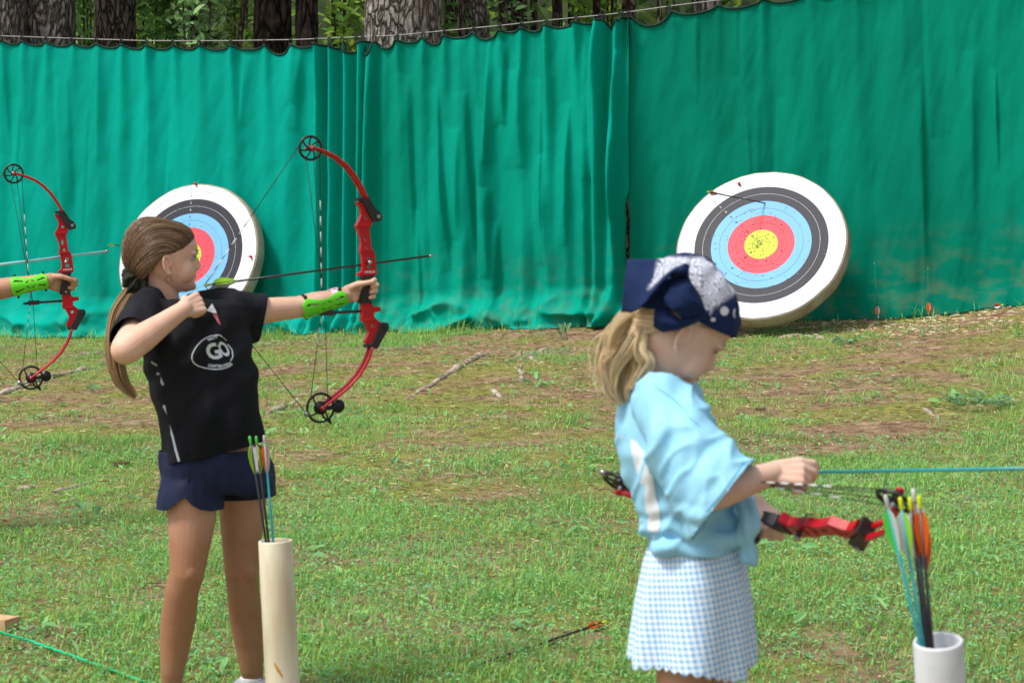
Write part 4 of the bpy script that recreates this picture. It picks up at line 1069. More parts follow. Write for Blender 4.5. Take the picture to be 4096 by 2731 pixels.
    striped([(tc[0] + .012, .008, tc[1] - rt_ * .7), (s2[0] - .004, .016, s2[1])], .0014, .9, .91, 1, "cable")
    return root_
def frame(o, x, z):
    x = V(x).normalized(); z = V(z); z = (z - x * z.dot(x)).normalized(); y = z.cross(x)
    return Matrix(((x.x, y.x, z.x, o[0]), (x.y, y.y, z.y, o[1]), (x.z, y.z, z.z, o[2]), (0, 0, 0, 1)))
bow1 = make_bow("red compound bow drawn at full stretch by the girl in the black shirt"); bow1.matrix_world = frame(GRIP, bd, (0, 0, 1))
bow0 = make_bow("red compound bow at far left held by an archer mostly out of the photo")
G0 = P(262, 1134, 10.05); d0 = V((math.cos(R(14)), math.sin(R(14)), 0)); bow0.matrix_world = frame(G0, d0 + V((0, 0, .035)), V((-.045, 0, 1))) @ Matrix.Scale(1.06, 4)
G2 = P(3098, 2088, 4.86); u2 = V((.53, -.78, .045)).normalized(); v2 = V((.79 * .80, .61 * .80, -.58)).normalized(); v2 = (v2 - u2 * v2.dot(u2)).normalized()
bow2 = make_bow("red compound bow held level at the waist of the bandana girl", drawn=False)
bow2.matrix_world = frame(G2, v2, u2)
# arrows on the strings
tip1 = P(1740, 1021, 7.62); arrow(P(815, 1142, 7.27), tip1, 'black', ['lime', 'lime', 'white'], 'yellow', "black arrow with lime vanes nocked on the black shirt girl's bow", group="arrows held by archers", roll=.45, vh=.02, vlen=.075)
tip0 = P(440, 1004, 10.15); arrow(P(-420, 1110, 9.85), tip0, 'pale', ['lime', 'lime', 'white'], 'white', "pale metallic blue arrow on the far left bow", group="arrows held by archers", r=.0056)
# its nocked end hides in the fist, so it is built point outwards
a_ = P(3235, 1888, 4.84); dd = (P(4096, 1873, 4.45) - a_).normalized()
tl = arrow(a_ + dd * .74, a_ - dd * .03, 'teal', ['green', 'white', 'green'], 'white', "teal arrow held out level in the bandana girl's right hand", group="arrows held by archers", roll=1.0)
# ------------------------------------------------------------------ people
def skin_mat(name, arm, leg, z0, z1):
    """arms and face; legs tanned, and darkened with painted shade, below the shorts line"""
    m = mat(name, arm, .5, tuple(c * .9 for c in arm), 7, .06, 160, .3, sss=.12)
    N = m.node_tree.nodes; L = m.node_tree.links; b = N["Principled BSDF"]
    src = b.inputs['Base Color'].links[0].from_socket
    g = N.new("ShaderNodeNewGeometry"); sp = N.new("ShaderNodeSeparateXYZ"); L.new(g.outputs['Position'], sp.inputs[0])
    mr = N.new("ShaderNodeMapRange"); mr.inputs[1].default_value = z1; mr.inputs[2].default_value = z0; L.new(sp.outputs['Z'], mr.inputs[0])
    mx = N.new("ShaderNodeMix"); mx.data_type = 'RGBA'; L.new(mr.outputs[0], mx.inputs[0]); L.new(src, mx.inputs[6]); mx.inputs[7].default_value = (*leg, 1)  # blends by height to a leg colour with shade painted into the tan
    bl = N.new("ShaderNodeTexNoise"); bl.inputs['Scale'].default_value = 26; bl.inputs['Detail'].default_value = 3; L.new(g.outputs['Position'], bl.inputs['Vector'])
    br = N.new("ShaderNodeMapRange"); br.inputs[1].default_value = .5; br.inputs[2].default_value = .75; br.inputs[4].default_value = .55; L.new(bl.outputs['Fac'], br.inputs[0])
    m2 = N.new("ShaderNodeMix"); m2.data_type = 'RGBA'; m2.blend_type = 'MULTIPLY'; L.new(br.outputs[0], m2.inputs[0]); L.new(mx.outputs[2], m2.inputs[6]); m2.inputs[7].default_value = (1.0, .72, .66, 1)
    L.new(m2.outputs[2], b.inputs['Base Color']); return m

HEADP = [  # z, front x, back x, half width   (chin at -0.10, crown at +0.10)
    (.100, .012, -.030, .022), (.094, .034, -.056, .042), (.080, .058, -.076, .057), (.060, .074, -.090, .067), (.035, .083, -.096, .072), (.012, .0815, -.097, .072),
    (-.004, .0765, -.096, .070), (-.020, .0780, -.091, .067), (-.035, .0795, -.080, .064), (-.050, .0785, -.066, .060), (-.064, .0755, -.050, .053), (-.080, .0755, -.030, .042),
    (-.092, .0700, -.004, .030), (-.100, .056, .018, .018)]
def head_prims(mb, M):
    rg = []
    for z, f, b, w in HEADP:
        cx = (f + b) / 2; rx = (f - b) / 2; r_ = []
        for j in range(36):
            t = 2 * math.pi * j / 36; c, s = math.cos(t), math.sin(t)
            k = 1 - .20 * max(0, c) ** 2 * (1 if z < .03 else .4)
            e = .88
            r_.append(M @ V((cx + rx * math.copysign(abs(c) ** e, c), w * k * math.copysign(abs(s) ** e, s), z)))
        rg.append(r_)
    mb.rings(rg)
    def cp(a, ra, b, rb): mb.capsule(M @ V(a), ra, M @ V(b), rb, None, 10, 3)
    cp((.075, 0, .002), .0070, (.0885, 0, -.0245), .0074)                      # nose
    cp((.0885, 0, -.0245), .0074, (.081, 0, -.033), .0072)
    for s in (-1, 1):
        mb.ell(V((0, 0, 0)), (.0085, .0062, .0062), None, M @ Matrix.Translation((.0805, s * .0080, -.0305)), 10, 6)
        cp((.079, s * .014, .0125), .0075, (.066, s * .043, .0115), .0065)     # brow
        mb.ell(V((0, 0, 0)), (.030, .026, .036), None, M @ Matrix.Translation((.040, s * .036, -.040)), 12, 8)   # cheek
        cp((.0705, s * .003, -.0505), .0090, (.066, s * .011, -.053), .0070)
        cp((.0700, s * .003, -.0605), .0094, (.065, s * .011, -.0585), .0072)
        # ear: rim, lobe and bowl
        e = Matrix.Translation((-.012, s * .0715, -.020)) @ Matrix.Rotation(s * R(-22), 4, 'Z') @ Matrix.Rotation(R(-10), 4, 'Y')
        pts = [(.012 * math.cos(t) * (1 if t < 4 else .8) - .002, 0, .027 * math.sin(t)) for t in np.linspace(-.2, 4.9, 13)]
        for p, q in zip(pts, pts[1:]):
            mb.capsule(M @ e @ V((p[0], s * .008, p[2])), .0042, M @ e @ V((q[0], s * .008, q[2])), .0042, None, 8, 2)
        mb.ell(V((0, 0, 0)), (.0115, .0035, .023), None, M @ e @ Matrix.Translation((0, s * .001, 0)), 12, 8)
        mb.ell(V((0, 0, 0)), (.0062, .0045, .0075), None, M @ e @ Matrix.Translation((.002, s * .005, -.025)), 10, 6)
        mb.ell(V((0, 0, 0)), (.0045, .0045, .007), None, M @ e @ Matrix.Translation((.010, s * .003, -.004)), 10, 6)
    mb.ell(V((0, 0, 0)), (.015, .017, .013), None, M @ Matrix.Translation((.0655, 0, -.084)), 12, 8)
def carve_head(me, M):
    Mi = M.inverted(); co = get_co(me)
    A = np.array(Mi.to_3x3()); t = np.array(Mi.translation); lo = co @ A.T + t
    B = np.array(M.to_3x3())
    d = np.zeros_like(lo)
    for s in (-1, 1):
        c = np.array([.078, s * .030, -.001]); q = lo - c
        w = np.exp(-(q[:, 0] / .020) ** 2 - (q[:, 1] / .013) ** 2 - (q[:, 2] / .009) ** 2); d[:, 0] -= .0062 * w
    q = lo - np.array([.083, 0, -.0555]); w = np.exp(-(q[:, 0] / .012) ** 2 - (q[:, 1] / .012) ** 2 - (q[:, 2] / .0022) ** 2); d[:, 0] -= .0025 * w
    q = lo - np.array([.078, 0, -.071]); w = np.exp(-(q[:, 0] / .012) ** 2 - (q[:, 1] / .02) ** 2 - (q[:, 2] / .005) ** 2); d[:, 0] -= .002 * w
    set_co(me, co + d @ B.T)
EYEW = mat("eye_white", (.45, .43, .42), .4, spec=.6); IRIS = mat("iris", (.06, .035, .02), .25, spec=.6); LASH = mat("lashes", (.03, .018, .012), .7)
LIP = mat("lips", (.62, .30, .24), .45)
def face_parts(root_, M, brow, closed=False):
    for s in (-1, 1):
        c = M @ V((.0605, s * .030, -.001))
        if not closed:
            mb = MB(); mb.ell(c, .0125, EYEW, None, 16, 10)
            ax = (M.to_3x3() @ V((1, s * .12, -.03))).normalized(); mb.ell(c + ax * .0085, .0052, IRIS, None, 12, 8); mb.build("eye", EYEW, root_)
        mb = MB(); pts = []
        for t in np.linspace(-1, 1, 11):
            y = s * .030 + t * .0135; z = -.001 + (.0048 if not closed else -.004) * (1 - t * t) * (1 if not closed else -.3)
            x = .0738 - .18 * max(0, abs(y) - .024) - .05 * abs(t) ** 2 * .05
            pts.append(M @ V((x, y, z)))
        mb.tube(pts, [.0006] + [.0014] * 9 + [.0006], LASH, 6); mb.build("eyelashes", LASH, root_)
        mb = MB(); pts = [M @ V((.0835 - .30 * max(0, abs(.030 + t * .016) - .012) ** 1.0 * .9, s * (.030 + t * .016), .0175 + .004 * (1 - t * t))) for t in np.linspace(-1, 1, 9)]
        mb.tube(pts, [.0012, .0022, .0026, .0026, .0026, .0024, .002, .0015, .0008], brow, 6, flat=.6); mb.build("eyebrow", brow, root_)

def hand_prims(mb, w, d, n, curls, thumb, size=1.0, r=1.0, spread=.05):
    """w: wrist; d: along the hand; n: way the palm faces; thumb side = n x d or its negative given in thumb['side']"""
    w = V(w); d = V(d).normalized(); n = V(n); n = (n - d * n.dot(d)).normalized(); s = V(thumb['side']); s = (s - d * s.dot(d) - n * s.dot(n)).normalized()
    S = size
    for k in range(4):
        off = (1.5 - k) * .0158 * S
        kn = w + d * (.064 - .003 * k - (.004 if k == 0 else 0)) * S + s * off - n * .004 * S
        mb.capsule(w + s * off * .62 + d * .004, .0125 * S * r, kn, .0098 * S * r, None, 12, 4)
        mb.capsule(w + s * off * .8 + d * .02 * S + n * .006 * S, .010 * S, kn + n * .006 * S - d * .006, .008 * S, None, 10, 3)
        L = [(.030, .020, .016), (.034, .022, .017), (.031, .020, .016), (.025, .016, .014)][k]
        dd = (d + s * spread * (1.5 - k)).normalized(); p = kn; a = 0; rr = .0080 * S * r * (1 if k < 3 else .9)
        for q in range(3):
            a += R(curls[k][q]); v = dd * math.cos(a) + n * math.sin(a); e = p + v * L[q] * S
            mb.capsule(p, rr * (1.03 - .06 * q), e, rr * (.97 - .07 * q), None, 12, 4); p = e
    b0 = w + s * .016 * S + d * .012 * S + n * .004 * S
    p = b0; dirs = thumb['dirs']; Ls = (.034, .026, .022); rr = [.0125, .0098, .0088, .0076]
    for q in range(3):
        v = d * dirs[q][0] + n * dirs[q][1] + s * dirs[q][2]; v.normalize(); e = p + v * Ls[q] * S
        mb.capsule(p, rr[q] * S * r, e, rr[q + 1] * S * r, None, 12, 4); p = e
    return p

def limb(mb, pts, n=18):
    """pts: (point, radius) chain"""
    for (a, ra), (b, rb) in zip(pts, pts[1:]): mb.capsule(a, ra, b, rb, None, n, 4)

def strands(name, paths, rad, m, parent, sides=3):
    mb = MB()
    for p in paths:
        n = len(p); q = [rad * (.45 + .55 * math.sin(math.pi * min(1, (i + 1.5) / (n * .5)) / 2)) * (1 - .75 * (i / (n - 1)) ** 3) for i in range(n)]
        mb.tube(p, q, m, sides, cap=False)
    return mb.build(name, m, parent)
def hair_mat(name, a, b, c):
    m = bpy.data.materials.new(name); m.use_nodes = True; N = m.node_tree.nodes; L = m.node_tree.links
    p = N["Principled BSDF"]; p.inputs['Roughness'].default_value = .42; p.inputs['Specular IOR Level'].default_value = .4
    g = N.new("ShaderNodeNewGeometry"); r_ = N.new("ShaderNodeValToRGB"); e = r_.color_ramp.elements
    e[0].position = 0; e[0].color = (*a, 1); e[1].position = 1; e[1].color = (*c, 1); q = e.new(.5); q.color = (*b, 1)
    L.new(g.outputs['Random Per Island'], r_.inputs[0]); L.new(r_.outputs[0], p.inputs['Base Color']); MATS[name] = m; return m
def bvh_of(me): return BVHTree.FromPolygons([v.co for v in me.vertices], [p.vertices for p in me.polygons])
def loft(mb, rows, pw=2.4, n=40):
    """rows: (left point, right point, half depth): rings spanning left to right with the depth along the view"""
    rg = []
    for a, b, dep in rows:
        a = V(a); b = V(b); c = (a + b) / 2; e = (b - a) / 2; f = V((-e.y, e.x, 0)).normalized(); r_ = []
        for j in range(n):
            t = 2 * math.pi * j / n; cc, ss = math.cos(t), math.sin(t)
            r_.append(c + e * math.copysign(abs(cc) ** (2 / pw), cc) + f * dep * math.copysign(abs(ss) ** (2 / pw), ss))
        rg.append(r_)
    mb.rings(rg)
def cut(me, co, no, centre=None, rad=None, keep=None):
    """cut the mesh away beyond a plane, within rad of centre; leaves an open hem"""
    bm = bmesh.new(); bm.from_mesh(me); no = V(no).normalized(); co = V(co)
    fs = bm.faces[:] if centre is None else [f for f in bm.faces if (f.calc_center_median() - V(centre)).length < rad]
    es = {e for f in fs for e in f.edges}; vs = {v for f in fs for v in f.verts}
    bmesh.ops.bisect_plane(bm, geom=list(vs) + list(es) + fs, plane_co=co, plane_no=no, clear_outer=False)
    kill = [f for f in bm.faces if (f.calc_center_median() - co).dot(no) > 0 and (centre is None or (f.calc_center_median() - V(centre)).length < rad * 1.1)]
    bmesh.ops.delete(bm, geom=kill, context='FACES')
    bm.to_mesh(me); bm.free()
def cloth_obj(name, me, m, parent, thick=.0022):
    o = link(name, me, parent); s_ = o.modifiers.new("thickness", 'SOLIDIFY'); s_.thickness = thick; s_.offset = 1
    return o
def wrinkle(me, fn):
    co = get_co(me); no = get_no(me)
    d = np.array([fn(V(c)) for c in co]); set_co(me, co + no * d[:, None])
def sxy(p):
    """world point to photo pixel"""
    q = p - CAM; z = q.dot(FW); return (2048 + q.x / z * F, 1365.5 - q.dot(UP) / z * F)
def decal(name, me, verts, faces, to_world, m, parent, lift=.0015):
    """lay flat lettering on a cloth: each vertex is dropped along the given ray onto it"""
    bv = bvh_of(me); vs = []; ok = []
    for v in verts:
        o, d = to_world(v); h = bv.ray_cast(o, d)
        if h[0] is None: vs.append(V(o)); ok.append(False)
        else: vs.append(h[0] - d.normalized() * lift); ok.append(True)
    fs = [f for f in faces if all(ok[i] for i in f) and max((vs[f[i]] - vs[f[i - 1]]).length for i in range(len(f))) < .03]
    par = list(range(len(vs)))
    def find(a):
        while par[a] != a: par[a] = par[par[a]]; a = par[a]
        return a
    if not name.startswith("shirt_print"):
        for f in fs:
            for i in f[1:]: par[find(i)] = find(f[0])
        cnt = {}
        for f in fs: cnt[find(f[0])] = cnt.get(find(f[0]), 0) + 1
        if cnt: best = max(cnt, key=cnt.get); fs = [f for f in fs if find(f[0]) == best]
    us = sorted({i for f in fs for i in f}); rm = {a: b for b, a in enumerate(us)}; vs = [vs[i] for i in us]; fs = [[rm[i] for i in f] for f in fs]
    mb = MB(); mb.add(vs, fs, m, smooth=True); return mb.build(name, m, parent)
def subdiv_text(body, size, bold):
    vs, fs = text_mesh(body, size, bold); me = bpy.data.meshes.new("t"); me.from_pydata(vs, [], fs); bm = bmesh.new(); bm.from_mesh(me)
    bmesh.ops.triangulate(bm, faces=bm.faces[:])
    for _ in range(3):
        es = [e for e in bm.edges if e.calc_length() > size * .16]
        if es: bmesh.ops.subdivide_edges(bm, edges=es, cuts=1); bmesh.ops.triangulate(bm, faces=bm.faces[:])
    bm.verts.index_update(); r_ = [v.co.copy() for v in bm.verts], [[v.index for v in f.verts] for f in bm.faces]; bm.free(); bpy.data.meshes.remove(me); return r_
def band(mb, a, b, r, m, w=.008, t=.0022):
    """a strap round a limb at a, limb direction b"""
    d = V(b).normalized(); u = d.orthogonal().normalized(); v = d.cross(u); rg = []
    for dx, dr in ((-w, 0), (-w, t), (w, t), (w, 0)):
        rg.append([V(a) + d * dx + (u * math.cos(q) + v * math.sin(q)) * (r + dr) for q in np.linspace(0, 2 * math.pi, 28, endpoint=False)])
    mb.rings(rg, m, cap=False)
GUARD = mat("guard_green", (.16, .80, .03), .45, (.12, .70, .02), 5, spec=.4); STRAP = mat("strap_black", (.015, .015, .018), .6)
def arm_guard(parent, a, b, ra, rb, face, half=1.25):
    """green plastic guard with slots on the side facing `face`"""
    a = V(a); b = V(b); d = (b - a); L = d.length; d.normalize(); f = V(face); f = (f - d * f.dot(d)).normalized(); s = d.cross(f)
    NU, NV = 44, 26; vs = []; fs = []
    def slot(u, v):
        v = v * 2 - 1
        if .10 < u < .34 and (abs(v - .45) < .09 or abs(v + .45) < .09): return True
        if .72 < u < .93 and (abs(v - .32 - (u - .8) * .5) < .08 or abs(v + .32 + (u - .8) * .5) < .08): return True
        for cu, cv, sg in ((.46, .42, 1), (.60, .42, -1), (.46, -.42, -1), (.60, -.42, 1)):
            du, dv = u - cu, (v - cv); x = du * 4 + sg * dv; y = du * 4 - sg * dv
            if abs(x) < .34 and abs(y) < .10: return True
        return False
    for i in range(NU + 1):
        u = i / NU; w = half * (.78 + .22 * math.cos(2 * math.pi * u)) * (min(1, .55 + 3.5 * min(u, 1 - u)))
        for j in range(NV + 1):
            v = (j / NV * 2 - 1) * w; r_ = lerp(ra, rb, u) + .0045
            vs.append(a + d * (u * L) + (f * math.cos(v) + s * math.sin(v)) * r_)
    for i in range(NU):
        for j in range(NV):
            if not slot((i + .5) / NU, (j + .5) / NV):
                q = i * (NV + 1) + j; fs.append((q, q + 1, q + NV + 2, q + NV + 1))
    me = bpy.data.meshes.new("arm_guard"); me.from_pydata(vs, [], fs); me.materials.append(GUARD); me.polygons.foreach_set('use_smooth', [True] * len(fs))
    o = link("arm_guard", me, parent); m_ = o.modifiers.new("t", 'SOLIDIFY'); m_.thickness = .0025; m_.offset = 1
    for u in (.13, .90):
        mb = MB(); c = a + d * (u * L); band(mb, c, d, lerp(ra, rb, u) + .002, STRAP, .005, .0016)
        for sg in (-1, 1):
            q = c + (f * math.cos(1.25 * sg) + s * math.sin(1.25 * sg)) * (lerp(ra, rb, u) + .006); mb.ell(q, .006, STRAP, None, 10, 6)
        mb.build("strap", STRAP, o)
    return o

# ================================================================== girl in the black shirt
SKIN1 = skin_mat("skin_girl", (.78, .50, .38), (.36, .185, .105), .45, .78)
Y1 = 7.2
girl = empty("person", (P(850, 1800, Y1).x, Y1, -.06), "girl in black shirt and navy shorts drawing a red bow, brown ponytail", "person", "archers on the shooting line")
fx = V((math.cos(R(17)), math.sin(R(17)), .0)).normalized()                     # where the face looks
HC = P(668, 1030, 7.23); hz = V((-.06, 0, 1)).normalized(); HM = frame(HC, fx, hz)
HM = HM @ Matrix.Diagonal((1.10, 1.04, 1.03, 1))
rsh = P(575, 1262, 7.10); lsh = P(960, 1252, 7.30); relb = P(503, 1398, 6.91); rwri = P(738, 1234, 7.01)
lelb = P(1190, 1229, 7.42); lwri = P(1386, 1177, 7.495)
mb = MB(); head_prims(mb, HM)
nb = P(668, 1255, 7.24)
limb(mb, [(HM @ V((-.028, 0, -.040)), .050), (nb, .046), (P(700, 1330, 7.22), .05)])
limb(mb, [(rsh, .045), (nb, .040), (lsh, .045)])
loft(mb, [(P(590, 1290, 7.15), P(955, 1270, 7.28), .075), (P(600, 1400, 7.15), P(950, 1400, 7.28), .085), (P(650, 1560, 7.15), P(975, 1560, 7.28), .08), (P(670, 1700, 7.16), P(1000, 1700, 7.30), .085), (P(672, 1850, 7.16), P(1030, 1830, 7.32), .09), (P(680, 1960, 7.18), P(1050, 1950, 7.32), .09)])
limb(mb, [(rsh, .047), (rsh.lerp(relb, .5), .043), (relb, .044), (relb.lerp(rwri, .30), .042), (relb.lerp(rwri, .65), .032), (rwri, .0245)])
limb(mb, [(lsh, .046), (lsh.lerp(lelb, .5), .039), (lelb, .034), (lelb.lerp(lwri, .35), .0335), (lelb.lerp(lwri, .75), .0255), (lwri, .0225)])
# legs
rh = P(765, 1960, 7.16); rk = P(748, 2290, 7.13); ra_ = P(684, 2745, 7.19); lh = P(965, 1960, 7.33); lk = P(968, 2292, 7.30); la_ = P(1012, 2712, 7.36)
limb(mb, [(rh, .082), (P(768, 2060, 7.16), .074), (P(756, 2200, 7.14), .060), (rk, .0525), (P(728, 2360, 7.14), .0505), (P(714, 2470, 7.17), .0535), (P(700, 2580, 7.18), .046), (P(690, 2680, 7.18), .036), (ra_, .031)], 22)
limb(mb, [(lh, .080), (P(968, 2060, 7.33), .070), (P(966, 2200, 7.31), .058), (lk, .0525), (P(972, 2360, 7.31), .050), (P(984, 2470, 7.34), .052), (P(998, 2580, 7.35), .045), (P(1006, 2670, 7.35), .036), (la_, .032)], 22)
for k, dx in ((rk, .012), (lk, .018)): mb.ell(k + V((dx, -.016, .004)), (.032, .038, .040), None, None, 16, 10)
for an, fd in ((ra_, V((.9, -.45, 0))), (la_, V((.9, -.45, 0)))):
    fd.normalize(); limb(mb, [(an, .031), (V((an.x, an.y, .0)), .030)]); an = V((an.x, an.y, 0)); limb(mb, [(V((an.x, an.y, -.01)), .030), (V((an.x, an.y, -.02)) + fd * .10, .024), (V((an.x, an.y, -.025)) + fd * .15, .018)])
# drawing hand: fingers hooked on the string, back of the hand to the camera
hand_prims(mb, rwri, P(815, 1206, 7.07) - rwri, V((.15, 1, -.1)), [(52, 75, 30), (55, 80, 30), (60, 82, 35), (66, 80, 35)],
           dict(side=(0, 0, 1), dirs=[(.7, .45, .45), (.75, .7, .0), (.6, .9, -.3)]), 1.06, 1.0)
# bow hand: wrapped round the grip
gd = bd
nail1 = hand_prims(mb, lwri, (GRIP + bn * .010 - bd * .012 - V((0, 0, .004))) - lwri, -bn * .95 + bd * .05, [(10, 78, 66), (12, 82, 72), (14, 82, 72), (16, 82, 70)],
           dict(side=(0, 0, 1), dirs=[(.72, .80, .28), (1, .34, -.02), (1, -.02, -.06)]), 1.04, .98, .02)
body = fuse(mb, .0029, 8, SKIN1); carve_head(body, HM); bo = link("body", body, girl)
BROW1 = mat("brow_brown", (.10, .06, .035), .8); face_parts(girl, HM, BROW1)
NAIL = mat("nail", (.86, .66, .62), .25, spec=.5)
mb = MB(); mb.ell(nail1 + V((-.002, -.0045, .0025)), (.0058, .0028, .0045), NAIL, None, 10, 6); mb.build("thumb_nail", NAIL, girl)
mb = MB(); mb.ell(HM @ V((.0738, 0, -.0560)), (.0065, .0085, .0068), LIP, None, 12, 8); mb.build("lips", LIP, girl)
# hair: cap of strands swept back to the tie
H1 = hair_mat("hair_brown", (.07, .036, .02), (.17, .10, .056), (.36, .235, .145))
TIE = P(546, 1120, 7.19); Mi = HM.inverted(); tie_l = Mi @ TIE
bvb = bvh_of(body)
def head_r(dl):
    """point on the scalp along a local direction"""
    o = HM @ V((-.008, 0, .0)); d = (HM.to_3x3() @ V(dl)).normalized(); h = bvb.ray_cast(o + d * .3, -d)
    return h[0] if h[0] is not None else o + d * .09
def hdir(h, td, t):
    """direction along a combed path over the skull from hairline h to the tie"""
    f = sstep(-.25, .6, h.x + .3 * h.z)
    w = V((-.25, h.y * 1.15, max(h.z, 0) + .62)) * f + (h + td) * .5 * (1 - f)
    w = w * lerp(1.0, 1.25, f)
    return (h * (1 - t) ** 2 + w * 2 * t * (1 - t) + td * t * t).normalized()
def hair_cap(n, hairline, tie_dir, m, parent, rad, back_puff=.022, base=.004, tie=None, name="hair", K=14, jit=.004, seed=1):
    rs = random.Random(seed); paths = []
    td = V(tie_dir).normalized()
    for i in range(n):
        u = rs.random(); hl = V(hairline(u)).normalized(); depth = rs.random() ** 1.6
        lay = rs.random(); pts = []; t0 = depth * .62
        for k in range(K + 1):
            t = k / K; d = hdir(hl, td, t0 + (1 - t0) * t)
            p = head_r(d); c = HM @ V((-.008, 0, 0)); o = (p - c).normalized()
            puff = base + back_puff * sstep(.1, .8, -d.x * .8 + .2 + d.z * .1) + lay * .005
            puff *= sstep(-.02, .14, t + depth) * .9 + .1
            p = p + o * (puff + jit * .35 * math.sin(i * 1.3 + t * 5))
            if t > .80 and tie is not None: p = p.lerp(tie + (p - tie).normalized() * .012, sstep(.80, 1.0, t))
            pts.append(p)
        paths.append(pts)
    return strands(name, paths, rad, m, parent, 4)
def hl1(u):
    # hairline: temple, forehead, crown centre, far temple, nape and behind the ear
    pts = [(-.12, 1.0, .06), (.20, .98, .18), (.55, .80, .34), (.80, .52, .54), (.90, .15, .64), (.92, 0, .64), (.90, -.15, .64), (.80, -.52, .54), (.56, -.80, .33), (.25, -.98, .20), (-.12, -1.0, .10),
           (-.34, -.94, -.14), (-.52, -.80, -.46), (-.66, -.42, -.66), (-.70, 0, -.70), (-.66, .42, -.66), (-.52, .80, -.46), (-.34, .94, -.14), (-.12, 1.0, .06)]
    x = u * (len(pts) - 1); i = int(x); i = min(i, len(pts) - 2); t = x - i; return [lerp(pts[i][q], pts[i + 1][q], t) for q in range(3)]
hair_cap(5200, hl1, tie_l, H1, girl, .0011, back_puff=.020, base=.0025, tie=TIE, seed=3)
# underlay so that no skin shows between strands
ul = MB(); dirs = []
NU, NV = 40, 30
def under(hlf, td, m, parent, lift=.004, puff=.015, nm="hair_underlayer"):
    mb = MB(); vs = []; fs = []
    c = HM @ V((-.008, 0, 0)); td = V(td).normalized()
    for i in range(NU):
        h = V(hlf(i / NU)).normalized()
        for j in range(NV + 1):
            t = j / NV; d = hdir(h, td, t); p = head_r(d); o = (p - c).normalized()
            q = lift * sstep(0, .15, t) + .0005 + puff * sstep(.1, .8, -d.x * .8 + .2 + d.z * .1); vs.append(p + o * q)
    for i in range(NU):
        for j in range(NV): a = i * (NV + 1) + j; b = ((i + 1) % NU) * (NV + 1) + j; fs.append((a, a + 1, b + 1, b))
    mb.add(vs, fs, m); return mb.build(nm, m, parent)
H1U = mat("hair_brown_under", (.10, .06, .035), .6, (.06, .035, .02), 60, .3, 300, .3, stretch=(1, 1, 1))
under(hl1, tie_l, H1U, girl)
def tail(name, path, widths, n, m, parent, rad, seed, wave=.3, K=26, fray=1.0):
    rs = random.Random(seed); path = [V(p) for p in path]; out = []
    def at(t):
        x = t * (len(path) - 1); i = min(int(x), len(path) - 2); f = x - i
        p0 = path[max(i - 1, 0)]; p1 = path[i]; p2 = path[i + 1]; p3 = path[min(i + 2, len(path) - 1)]
        return .5 * ((2 * p1) + (p2 - p0) * f + (2 * p0 - 5 * p1 + 4 * p2 - p3) * f * f + (3 * p1 - p0 - 3 * p2 + p3) * f ** 3)
    for i in range(n):
        a = rs.uniform(0, 6.28); q = math.sqrt(rs.random()); end = rs.uniform(.66, 1.0) if rs.random() < .8 else rs.uniform(.4, .7); ph = rs.uniform(0, 6.28); pts = []
        cl = int(a / 6.28 * 9)
        for k in range(K + 1):
            t = k / K * end; w = interp(t, widths); p = at(t); tg = (at(min(1, t + .02)) - at(max(0, t - .02))).normalized()
            u = tg.cross(V((0, 1, 0))).normalized(); v = tg.cross(u)
            aa = a + wave * .5 * math.sin(t * 5 + cl * 1.7) ; r_ = w * q * (1 + .25 * math.sin(t * 9 + cl * 2.1) * wave)
            if fray and t > .7: r_ *= 1 + fray * .25 * (t - .7) / .3 * math.sin(ph)
            pts.append(p + (u * math.cos(aa) + v * math.sin(aa) * .7) * r_)
        out.append(pts)
    return strands(name, out, rad, m, parent, 4)
H1T = hair_mat("hair_tail_brown", (.16, .085, .038), (.33, .20, .095), (.52, .36, .19))
tail("ponytail", [P(548, 1135, 7.25), P(515, 1190, 7.25), P(478, 1260, 7.24), P(462, 1350, 7.23), P(466, 1450, 7.22), P(490, 1530, 7.22), P(545, 1590, 7.22)],
     [(0, .018), (.12, .027), (.3, .030), (.6, .029), (.8, .022), (1, .009)], 1900, H1T, girl, .0010, 5, .35, 26, 1.7)
# scrunchie
SCR = mat("scrunchie_olive", (.055, .060, .045), .8, (.022, .025, .018), 20, .3, 120, .15)
mb = MB(); vs = []; fs = []; td_w = (P(500, 1190, 7.25) - TIE).normalized(); u = td_w.orthogonal().normalized(); v = td_w.cross(u); NU_, NV_ = 90, 26
for i in range(NU_):
    a = 2 * math.pi * i / NU_; o = u * math.cos(a) + v * math.sin(a); Rr = .025; rr = .0205 * (1 + .30 * math.sin(a * 7 + .5) + .18 * math.sin(a * 13))
    for j in range(NV_):
        b = 2 * math.pi * j / NV_; q = TIE + o * (Rr + rr * math.cos(b) * .85) + td_w * rr * math.sin(b) * 1.25
        q += o * .006 * noise.noise(q * 45) * 1.5 + V((.004 * noise.noise(q * 60), 0, .006 * noise.noise(q * 70 + V((3, 0, 0)))))
        vs.append(q)
for i in range(NU_):
    for j in range(NV_): fs.append((i * NV_ + j, i * NV_ + (j + 1) % NV_, ((i + 1) % NU_) * NV_ + (j + 1) % NV_, ((i + 1) % NU_) * NV_ + j))
mb.add(vs, fs, SCR); mb.build("scrunchie", SCR, girl)
GOLD = mat("earring_brown", (.12, .05, .03), .3, metal=.5)
e0 = P(674, 1118, 7.13); mb = MB(); mb.tube([e0 + V((.0085 * math.cos(t), .002, .0105 * math.sin(t))) for t in np.linspace(0, 6.283, 19)], .0011, GOLD, 6, cap=False); mb.build("earring", GOLD, girl)

